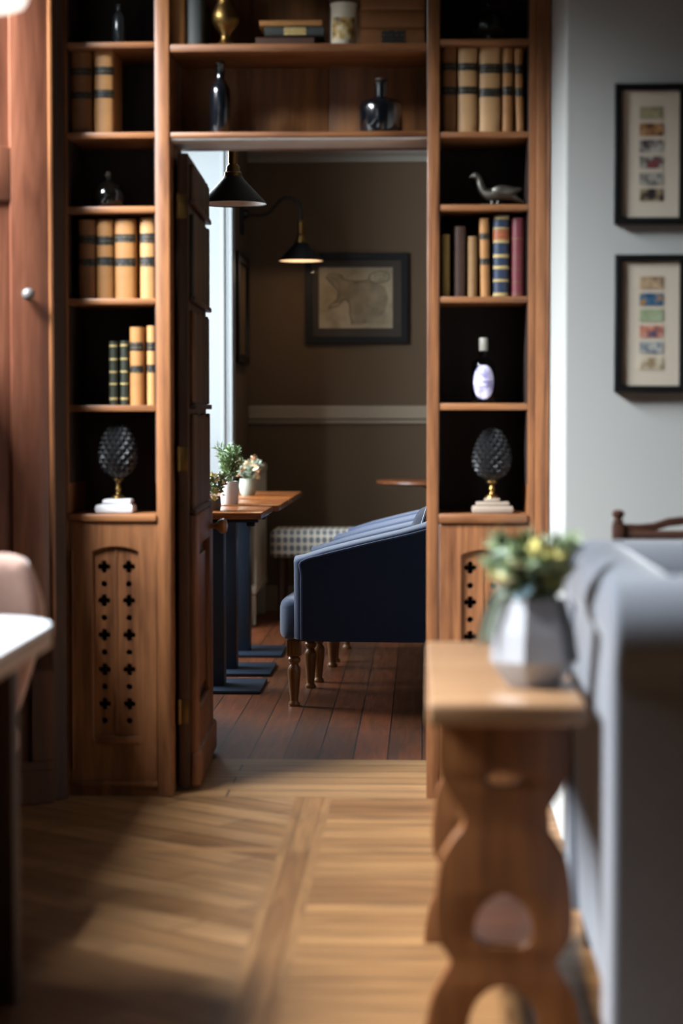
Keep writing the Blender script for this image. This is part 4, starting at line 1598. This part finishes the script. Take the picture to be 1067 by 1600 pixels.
yt = 11.45
t = thing('round_table', 'round dark wooden table half hidden behind the doorway upright', 'table', (PX(588, yt) + 0.33, yt, 0))
zt = PZ(752, yt - 0.25, 640)
bm = new()
lathe(bm, [(0, zt - 0.026), (0.31, zt - 0.026), (0.33, zt - 0.018), (0.33, zt - 0.004), (0.325, zt), (0, zt)], seg=48)
obj('table_top', bm, wood('dark_round_top', '#4a2815', '#6f4224', 'x', rough=0.3), t)
bm = new()
lathe(bm, [(0.20, 0), (0.21, 0.012), (0.05, 0.03), (0.032, 0.05), (0.03, zt - 0.06), (0.09, zt - 0.0265), (0, zt - 0.0265)], seg=32)
obj('pedestal', bm, BLACKM, t)


# ------------------------------------------------------------------ flowers
def leaf(bm, p, d, up, L, W, mi=0, bend=0.15):
    d = Vector(d).normalized()
    s = d.cross(Vector(up)).normalized()
    if s.length < 0.1:
        s = Vector((1, 0, 0))
    nrm_ = s.cross(d)
    p = Vector(p)
    mid = p + d * L * 0.5 + nrm_ * L * bend
    tip = p + d * L
    v = [bm.verts.new(q_) for q_ in (p, mid - s * W / 2, tip, mid + s * W / 2, mid - nrm_ * W * 0.15)]
    for tri in ((0, 1, 4), (1, 2, 4), (2, 3, 4), (3, 0, 4)):
        f = bm.faces.new([v[i] for i in tri])
        f.material_index = mi


def blossom_mesh(r, petals=6):
    bm = new()
    for k_ in range(petals):
        a2 = 2 * PI * k_ / petals
        leaf(bm, (0, 0, 0), (math.cos(a2), math.sin(a2), 0.55), (0, 0, 1), r, r * 0.75, 0, 0.12)
    lathe(bm, [(0, -r * 0.15), (r * 0.2, 0), (r * 0.22, r * 0.14), (0, r * 0.28)], seg=8)
    return bm


def rdir(lo=0.1):
    while True:
        v = Vector((random.uniform(-1, 1), random.uniform(-1, 1), random.uniform(lo, 1)))
        if 0.2 < v.length < 1:
            return v.normalized()


LEAF_G = plain('leaf_green', '#76855f', 0.6, var=0.25, scale=40)
LEAF_D = plain('leaf_dark_green', '#3a4f2c', 0.6, var=0.25, scale=40)
LEAF_S = plain('leaf_silver_green', '#a6b5a2', 0.7, var=0.2, scale=40)
YEL = plain('petal_yellow', '#cfc272', 0.7, var=0.1)
CRM = plain('petal_cream', '#efe6c0', 0.7, var=0.1)
PCH = plain('petal_peach', '#d3a886', 0.7, var=0.15)
BLU = plain('petal_pale_blue', '#a4bec6', 0.7, var=0.1)
STEMG = plain('stem_green', '#5f7040', 0.7)


def flower_pot(name, label, loc, pot_prof, pot_m, stems, blossoms, fern=False, leaf_m=LEAF_G, spread=0.06, height=0.12, leafL=0.03, seg=28, pot_smooth=True):
    t = thing(name, label, 'flowers', loc)
    bm = new()
    lathe(bm, pot_prof, seg=seg)
    obj('pot', bm, pot_m, t, angle=50, smooth=pot_smooth)
    top = max(z for r_, z in pot_prof)
    bm = new()
    bs = new()
    for i in range(stems):
        d = rdir(0.55)
        L = height * random.uniform(0.6, 1.1)
        base = Vector((random.uniform(-.3, .3) * spread, random.uniform(-.3, .3) * spread, top - 0.02))
        tip = base + Vector((d.x * spread * 1.6, d.y * spread * 1.6, L))
        pts = smooth_path([base, (base + tip) / 2 + Vector((0, 0, 0.01)), tip], 5)
        tube(bs, pts, 0.0012, 5)
        for q_ in pts[3:]:
            for k_ in range(3 if fern else 2):
                leaf(bm, q_, rdir(-0.2) + Vector((d.x, d.y, 0.3)), rdir(), leafL * random.uniform(0.7, 1.2), leafL * (0.22 if fern else 0.5))
    obj('foliage', bm, leaf_m, t, smooth=False)
    obj('stems', bs, STEMG, t)
    cache = {}
    for (dx, dy_, dz, r, m_) in blossoms:
        key = (round(r, 4), m_.name)
        if key not in cache:
            cache[key] = obj('blossom', blossom_mesh(r), m_, t, smooth=False)
            b_ = cache[key]
        else:
            b_ = cache[key].copy()
            COL.objects.link(b_)
            b_.parent = t
        b_.location = (dx, dy_, dz)
        b_.rotation_euler = (random.uniform(0.2, 1.2), random.uniform(-0.5, 0.5), random.uniform(0, 6))
    return t


WP = plain('white_pot_glaze', '#dedad4', 0.5, var=0.05, scale=30)
CEL = plain('celadon_pot_glaze', '#a3a996', 0.45, var=0.1, scale=30)
yv = 9.30
r = mm(13.5, yv)
hp = PZ(752, yv, 358) - ZT
flower_pot('potted_fern', 'feathery green fern in a small white cylinder pot on the middle table', (PX(358.5, yv), yv, ZT + 0.0005),
           [(0, 0), (r * 0.95, 0), (r, 0.004), (r, hp - 0.006), (r * 0.97, hp), (r * 0.86, hp), (r * 0.86, hp - 0.02), (0, hp - 0.02)], WP, 30, [], True, plain('fern_green', '#7f9a68', 0.6, var=0.25, scale=40), 0.042, 0.165, 0.036)
yv = 10.35
r = mm(14, yv)
hp = PZ(748, yv, 386) - ZT
bl = []
for i in range(26):
    bl.append((random.uniform(-0.06, 0.075), random.uniform(-0.075, 0.02), hp + random.uniform(0.0, 0.11), random.choice((0.018, 0.023)), random.choice((CRM, PCH, PCH, CRM))))
flower_pot('flower_pot', 'cream and peach flowers in a rounded celadon pot on the farthest table', (PX(387, yv), yv, ZT + 0.0005),
           [(0, 0), (r * 0.7, 0), (r * 0.9, hp * 0.2), (r, hp * 0.55), (r * 0.92, hp * 0.85), (r * 0.88, hp), (r * 0.78, hp), (r * 0.78, hp - 0.015), (0, hp - 0.015)], CEL, 20, bl, False, LEAF_S, 0.05, 0.10, 0.028)
yv = 8.72
bl = [(random.uniform(-0.035, 0.05), random.uniform(-0.06, 0.0), 0.075 + random.uniform(-0.035, 0.08), random.choice((0.015, 0.02)), random.choice((CRM, CRM, YEL, CRM))) for i in range(24)]
flower_pot('flower_pot', 'pale yellow flowers in a small dark vase on the nearest table by the door', (PX(332, yv), yv, ZT + 0.0005),
           [(0, 0), (0.032, 0), (0.036, 0.02), (0.034, 0.05), (0.030, 0.06), (0.026, 0.06), (0.026, 0.045), (0, 0.045)], plain('brown_vase_glaze', '#6b6054', 0.3), 8, bl, False, LEAF_G, 0.045, 0.10, 0.035)

# ------------------------------------------------------------------ foreground: trestle side table
YS0, YS1 = 3.62, 4.64
ZST = 0.654
XS0, XS1 = PX(668, 3.62, 1100), PX(918, 3.62, 1100)
xc = (XS0 + XS1) / 2
st = thing('trestle_table', 'narrow oak trestle table with shaped end boards standing behind the sofa', 'table', (xc, (YS0 + YS1) / 2, 0))
yc = (YS0 + YS1) / 2
hw = (XS1 - XS0) / 2
bm = new()
box(bm, -hw, hw, YS0 - yc, YS1 - yc, ZST - 0.040, ZST, 0.008, 3)
obj('table_top', bm, W_SIDETOP, st)
yb1 = YS0 + 0.14
ks = yb1 / FPX


def sz_(py):
    return CAM.z - (py - 650) * ks


prof = [(1143, 108), (1195, 110), (1235, 96), (1285, 66), (1318, 86), (1350, 104), (1400, 112), (1440, 114), (1474, 110), (1500, 92), (1512, 88), (1535, 100), (1566, 117), (1605, 126), (1650, 130)]
prof = [(py, hp_ * 0.00113) for py, hp_ in prof]
right = [(h_, max(0.0, sz_(py))) for py, h_ in prof]
ztop_b = ZST - 0.0405
right[0] = (right[0][0], ztop_b)
curve = sm2(right, 6)
fw = right[-1][0]
arch_w, arch_t = 0.066, sz_(1550)
outline = [(-u, v) for u, v in curve] + [(-fw, 0.0), (-arch_w - 0.012, 0.0)] + [(-arch_w * math.cos(t_), arch_t * math.sin(t_) ** 0.8) for t_ in [PI * i / 20 for i in range(21)]] + [(arch_w + 0.012, 0.0), (fw, 0.0)] + list(reversed(curve))
hc = sz_(1445)
keyhole = sm2([(-0.030, hc - 0.048), (0.030, hc - 0.048), (0.052, hc - 0.030), (0.050, hc + 0.004), (0.032, hc + 0.034), (0.0, hc + 0.050), (-0.032, hc + 0.034), (-0.050, hc + 0.004), (-0.052, hc - 0.030)], 5, True)[:-1]
zh = sz_(1222)
slot = sm2([(-0.036, zh), (-0.018, zh + 0.012), (0.0, zh + 0.015), (0.018, zh + 0.012), (0.036, zh), (0.018, zh - 0.012), (0.0, zh - 0.015), (-0.018, zh - 0.012)], 4, True)[:-1]
for yy in (yb1, YS1 - 0.16):
    bm = new()
    plate(bm, [outline, keyhole, slot], 0.042, 'XZ', yy - yc + 0.021, bev=0.004)
    obj('end_board', bm, W_SIDE, st, angle=50)
bm = new()
box(bm, -0.085, 0.085, yb1 + 0.043 - yc, YS1 - 0.161 - yc, 0.125, 0.145, 0.004)
obj('lower_shelf', bm, W_DKX, st)
bm = new()
box(bm, -0.095, 0.095, yb1 + 0.043 - yc, YS1 - 0.161 - yc, ztop_b - 0.045, ztop_b, 0.004)
obj('apron', bm, W_DKX, st)

# faceted vase of flowers on it
yv = 3.88
xv = PX(831, yv, 1000)
rv = mm(74, yv)
hp = PZ(934, yv, 831) - ZST
bl = []
for (px, py, rr, m_) in ((785, 912, 0.030, CRM), (770, 905, 0.022, YEL), (852, 868, 0.028, YEL), (876, 880, 0.026, YEL), (838, 858, 0.02, YEL), (826, 894, 0.024, BLU), (822, 930, 0.024, BLU), (862, 905, 0.02, YEL), (800, 885, 0.018, CRM), (885, 900, 0.018, YEL)):
    c = P(px, py, yv - 0.03)
    bl.append((c.x - xv, -0.05 + random.uniform(-0.02, 0.02), c.z - ZST, rr * 1.25, m_))
VASE = plain('pewter_vase_glaze', '#a2a2a5', 0.16, var=0.06, coat=0.5, spec=0.7)
vs = flower_pot('flower_vase', 'faceted grey vase with yellow and blue flowers on the trestle table', (xv, yv, ZST + 0.0005),
                [(0, 0), (rv * 0.55, 0), (rv * 0.98, hp * 0.30), (rv * 0.9, hp * 0.62), (rv * 0.68, hp), (rv * 0.60, hp), (rv * 0.60, hp * 0.8), (0, hp * 0.8)], VASE, 30, bl, False, LEAF_G, 0.055, 0.10, 0.055, seg=7, pot_smooth=False)
bm = new()
for i in range(44):
    d = rdir(0.0)
    leaf(bm, (random.uniform(-.05, .05), random.uniform(-.05, .03), hp + random.uniform(0.0, 0.075)), (d.x, d.y * 0.6, d.z * 0.8), rdir(), 0.05, 0.028)
obj('grey_leaves', bm, LEAF_S, vs, smooth=False)
bm = new()
pts = smooth_path([(-0.035, -0.02, hp), (-0.06, -0.03, hp + 0.03), (-0.078, -0.035, hp - 0.005), (-0.09, -0.04, hp - 0.05)], 5)
tube(bm, pts, 0.003, 6)
for q_ in pts[4:]:
    leaf(bm, q_, (-0.4, -0.1, -1), (0, -1, 0), 0.045, 0.016)
    leaf(bm, q_, (0.2, -0.1, -1), (0, -1, 0), 0.045, 0.016)
obj('trailing_leaf', bm, LEAF_S, vs, smooth=False)

# ------------------------------------------------------------------ foreground: grey sofa seen from behind
sx0 = XS1 + 0.022
sy0, sy1 = 3.40, 4.56
so = thing('sofa', 'grey upholstered sofa with rolled arms, its back turned to the doorway', 'sofa', (sx0, (sy0 + sy1) / 2, 0))
yc = (sy0 + sy1) / 2
L = (sy1 - sy0) / 2
bm = new()
# back: outline in x-z swept along y, rolled top
bk = [(0.025, 0.10), (0.012, 0.4), (0.006, 0.62), (0.010, 0.70)] + [(0.085 + 0.085 * math.cos(math.radians(a2)), 0.805 + 0.085 * math.sin(math.radians(a2))) for a2 in range(215, -50, -20)] + [(0.16, 0.70), (0.20, 0.42), (0.20, 0.10)]
plate(bm, [bk], 2 * L - 0.24, 'XZ', 0.0, bev=0.008)
obj('backrest', bm, GREY, so, angle=60)
for s_ in (-1, 1):
    bm = new()
    y_in, y_out = s_ * (L - 0.17), s_ * L
    ar = [(y_in, 0.10), (y_in, 0.68)]
    cy_, cz_ = s_ * (L - 0.085), 0.80
    ar2 = [(cy_ + 0.10 * math.cos(math.radians(a2)), cz_ + 0.095 * math.sin(math.radians(a2))) for a2 in (range(220, -41, -20) if s_ == 1 else range(-40, 221, 20))]
    arm = [(-s_ * 0.0 + y_in, 0.10), (y_in, 0.70)] + (ar2) + [(y_out - s_ * 0.02, 0.70), (y_out - s_ * 0.02, 0.10)]
    plate(bm, [arm], 0.87, 'YZ', 0.435, bev=0.016)
    obj('arm', bm, GREY, so, angle=60)
bm = new()
box(bm, 0.20, 0.84, -L + 0.18, L - 0.18, 0.10, 0.33, 0.02)
obj('seat_frame', bm, GREY, so)
bm = new()
box(bm, 0.20, 0.87, -L + 0.185, L - 0.185, 0.332, 0.47, 0.05, 4)
obj('seat_cushion', bm, GREY, so)
bm = new()
box(bm, 0.205, 0.35, -L + 0.185, L - 0.185, 0.472, 0.84, 0.05, 4)
obj('back_cushion', bm, GREY, so)
for x_ in (0.06, 0.80):
    for y_ in (-L + 0.08, L - 0.08):
        bm = new()
        tube(bm, [(0, 0, 0), (0, 0, 0.102)], [0.018, 0.026], 12)
        obj('foot', bm, W_DK, so, loc=(x_, y_, 0))

# dark carved settle against the grey wall
ysb = 5.42
x0 = PX(966, ysb, 800)
se = thing('wooden_settle', 'dark carved wooden settle with a ball finial against the grey wall behind the sofa', 'bench', (x0, ysb, 0))
zf = PZ(797, ysb, 966)
wS = 0.95
for px_ in (0.0, wS):
    bm = new()
    box(bm, px_ - 0.016, px_ + 0.016, -0.016, 0.016, 0, zf - 0.035, 0.004)
    lathe(bm, [(0.010, zf - 0.036), (0.016, zf - 0.030), (0.009, zf - 0.024), (0.016, zf - 0.014), (0.017, zf - 0.007), (0.010, zf), (0, zf + 0.001)], (px_, 0, 0), 16)
    obj('post', bm, W_DKX, se)
bm = new()
zr = PZ(822, ysb, 1000)
pts = [(0.016, zr - 0.02)] + [(0.016 + (wS - 0.032) * i / 24, zr + 0.002 + 0.055 * math.sin(PI * i / 24) ** 1.3 + 0.004 * math.cos(i * 1.9)) for i in range(25)] + [(wS - 0.016, zr - 0.02)]
pts2 = [(u, v - 0.022) for u, v in reversed(pts[1:-1])]
plate(bm, [pts[1:-1] + pts2], 0.018, 'XZ', 0, bev=0.002)
box(bm, 0.016, wS - 0.016, -0.010, 0.010, zr - 0.035, zr - 0.012, 0.002)
obj('carved_top_rail', bm, W_DKX, se)
bm = new()
zl = PZ(862, ysb, 1000)
box(bm, 0.016, wS - 0.016, -0.009, 0.009, zl - 0.10, zr - 0.05, 0.003)
obj('back_panel', bm, plain('settle_panel', '#3a1f14', 0.5, var=0.3), se)
bm = new()
box(bm, -0.02, wS + 0.02, -0.42, 0.012, 0.42, 0.45, 0.006)
obj('seat', bm, W_DKX, se)
for px_ in (0.0, wS):
    bm = new()
    box(bm, px_ - 0.018, px_ + 0.018, -0.41, -0.374, 0, 0.42, 0.004)
    obj('leg', bm, W_DKX, se)

# ------------------------------------------------------------------ foreground, left: white table, blush chair, lamp
tx1 = -0.732
t = thing('cafe_table', 'white topped table with rounded corners at the bay window, its near edge cut off', 'table', (-1.12, 3.72, 0))
bm = new()
plate(bm, [rrect(-0.20, tx1 + 1.12, -0.62, 0.46, 0.19, 8)], 0.012, 'XY', 0.748, bev=0.003)
obj('marble_top', bm, MARBLE, t)
bm = new()
plate(bm, [rrect(-0.20, tx1 + 1.12, -0.62, 0.46, 0.19, 8)], 0.034, 'XY', 0.7245, bev=0.004)
obj('table_rim', bm, MARBLE_RIM, t)
bm = new()
box(bm, -0.19, 0.315, -0.40, -0.34, 0.0, 0.707, 0.006)
obj('leg_panel', bm, W_DK, t)
bm = new()
box(bm, -0.19, 0.315, 0.26, 0.32, 0.0, 0.707, 0.006)
obj('leg_panel', bm, W_DK, t)
bm = new()
box(bm, -0.05, 0.05, -0.34, 0.26, 0.2, 0.28, 0.004)
obj('stretcher', bm, W_DK, t)

cxp = -1.108
t = thing('dining_chair', 'blush pink upholstered chair beyond the white table', 'chair', (cxp, 4.62, 0))
bm = new()
hw_ = cxp
zt_ = PZ(864, 4.72, 20)
back = sm2([(-0.16, 0.46), (-0.20, 0.58), (-0.228, 0.70), (-0.205, zt_ - 0.04), (-0.17, zt_ - 0.008), (-0.10, zt_), (0.10, zt_), (0.165, zt_ - 0.006), (0.198, zt_ - 0.035), (0.228, 0.70), (0.20, 0.58), (0.16, 0.46)], 5)
plate(bm, [back], 0.085, 'XZ', 0.10, bev=0.03)
obj('backrest', bm, PINK, t, angle=60)
bm = new()
box(bm, -0.17, 0.17, -0.26, 0.13, 0.36, 0.459, 0.035, 4)
obj('seat', bm, PINK, t)
for sx_ in (-1, 1):
    for yy in (-0.21, 0.10):
        bm = new()
        tube(bm, [(sx_ * 0.015, 0, 0), (0, 0, 0.362)], [0.012, 0.02], 10)
        obj('leg', bm, W_DK, t, loc=(sx_ * 0.14, yy, 0))

yp = 4.05
t = thing('pendant_lamp', 'white glowing pendant lampshade at the top corner above the white table', 'lamp', (PX(-26, yp, 10), yp, PZ(14, yp, 0)))
bm = new()
lathe(bm, [(0, 0.0), (0.062, 0.0), (0.079, 0.006), (0.087, 0.02), (0.088, 0.05), (0.082, 0.13), (0.05, 0.16), (0.02, 0.17), (0, 0.17)], seg=40)
obj('lamp_shade', bm, glow('opal_shade', '#fff4ea', 1.1), t)
bm = new()
tube(bm, [(0, 0, 0.17), (0, 0, ZC - t.location.z - 0.02)], 0.004, 8)
lathe(bm, [(0.05, ZC - t.location.z - 0.025), (0.05, ZC - t.location.z - 0.001), (0, ZC - t.location.z - 0.001)], seg=20)
obj('cord', bm, BRASS, t)
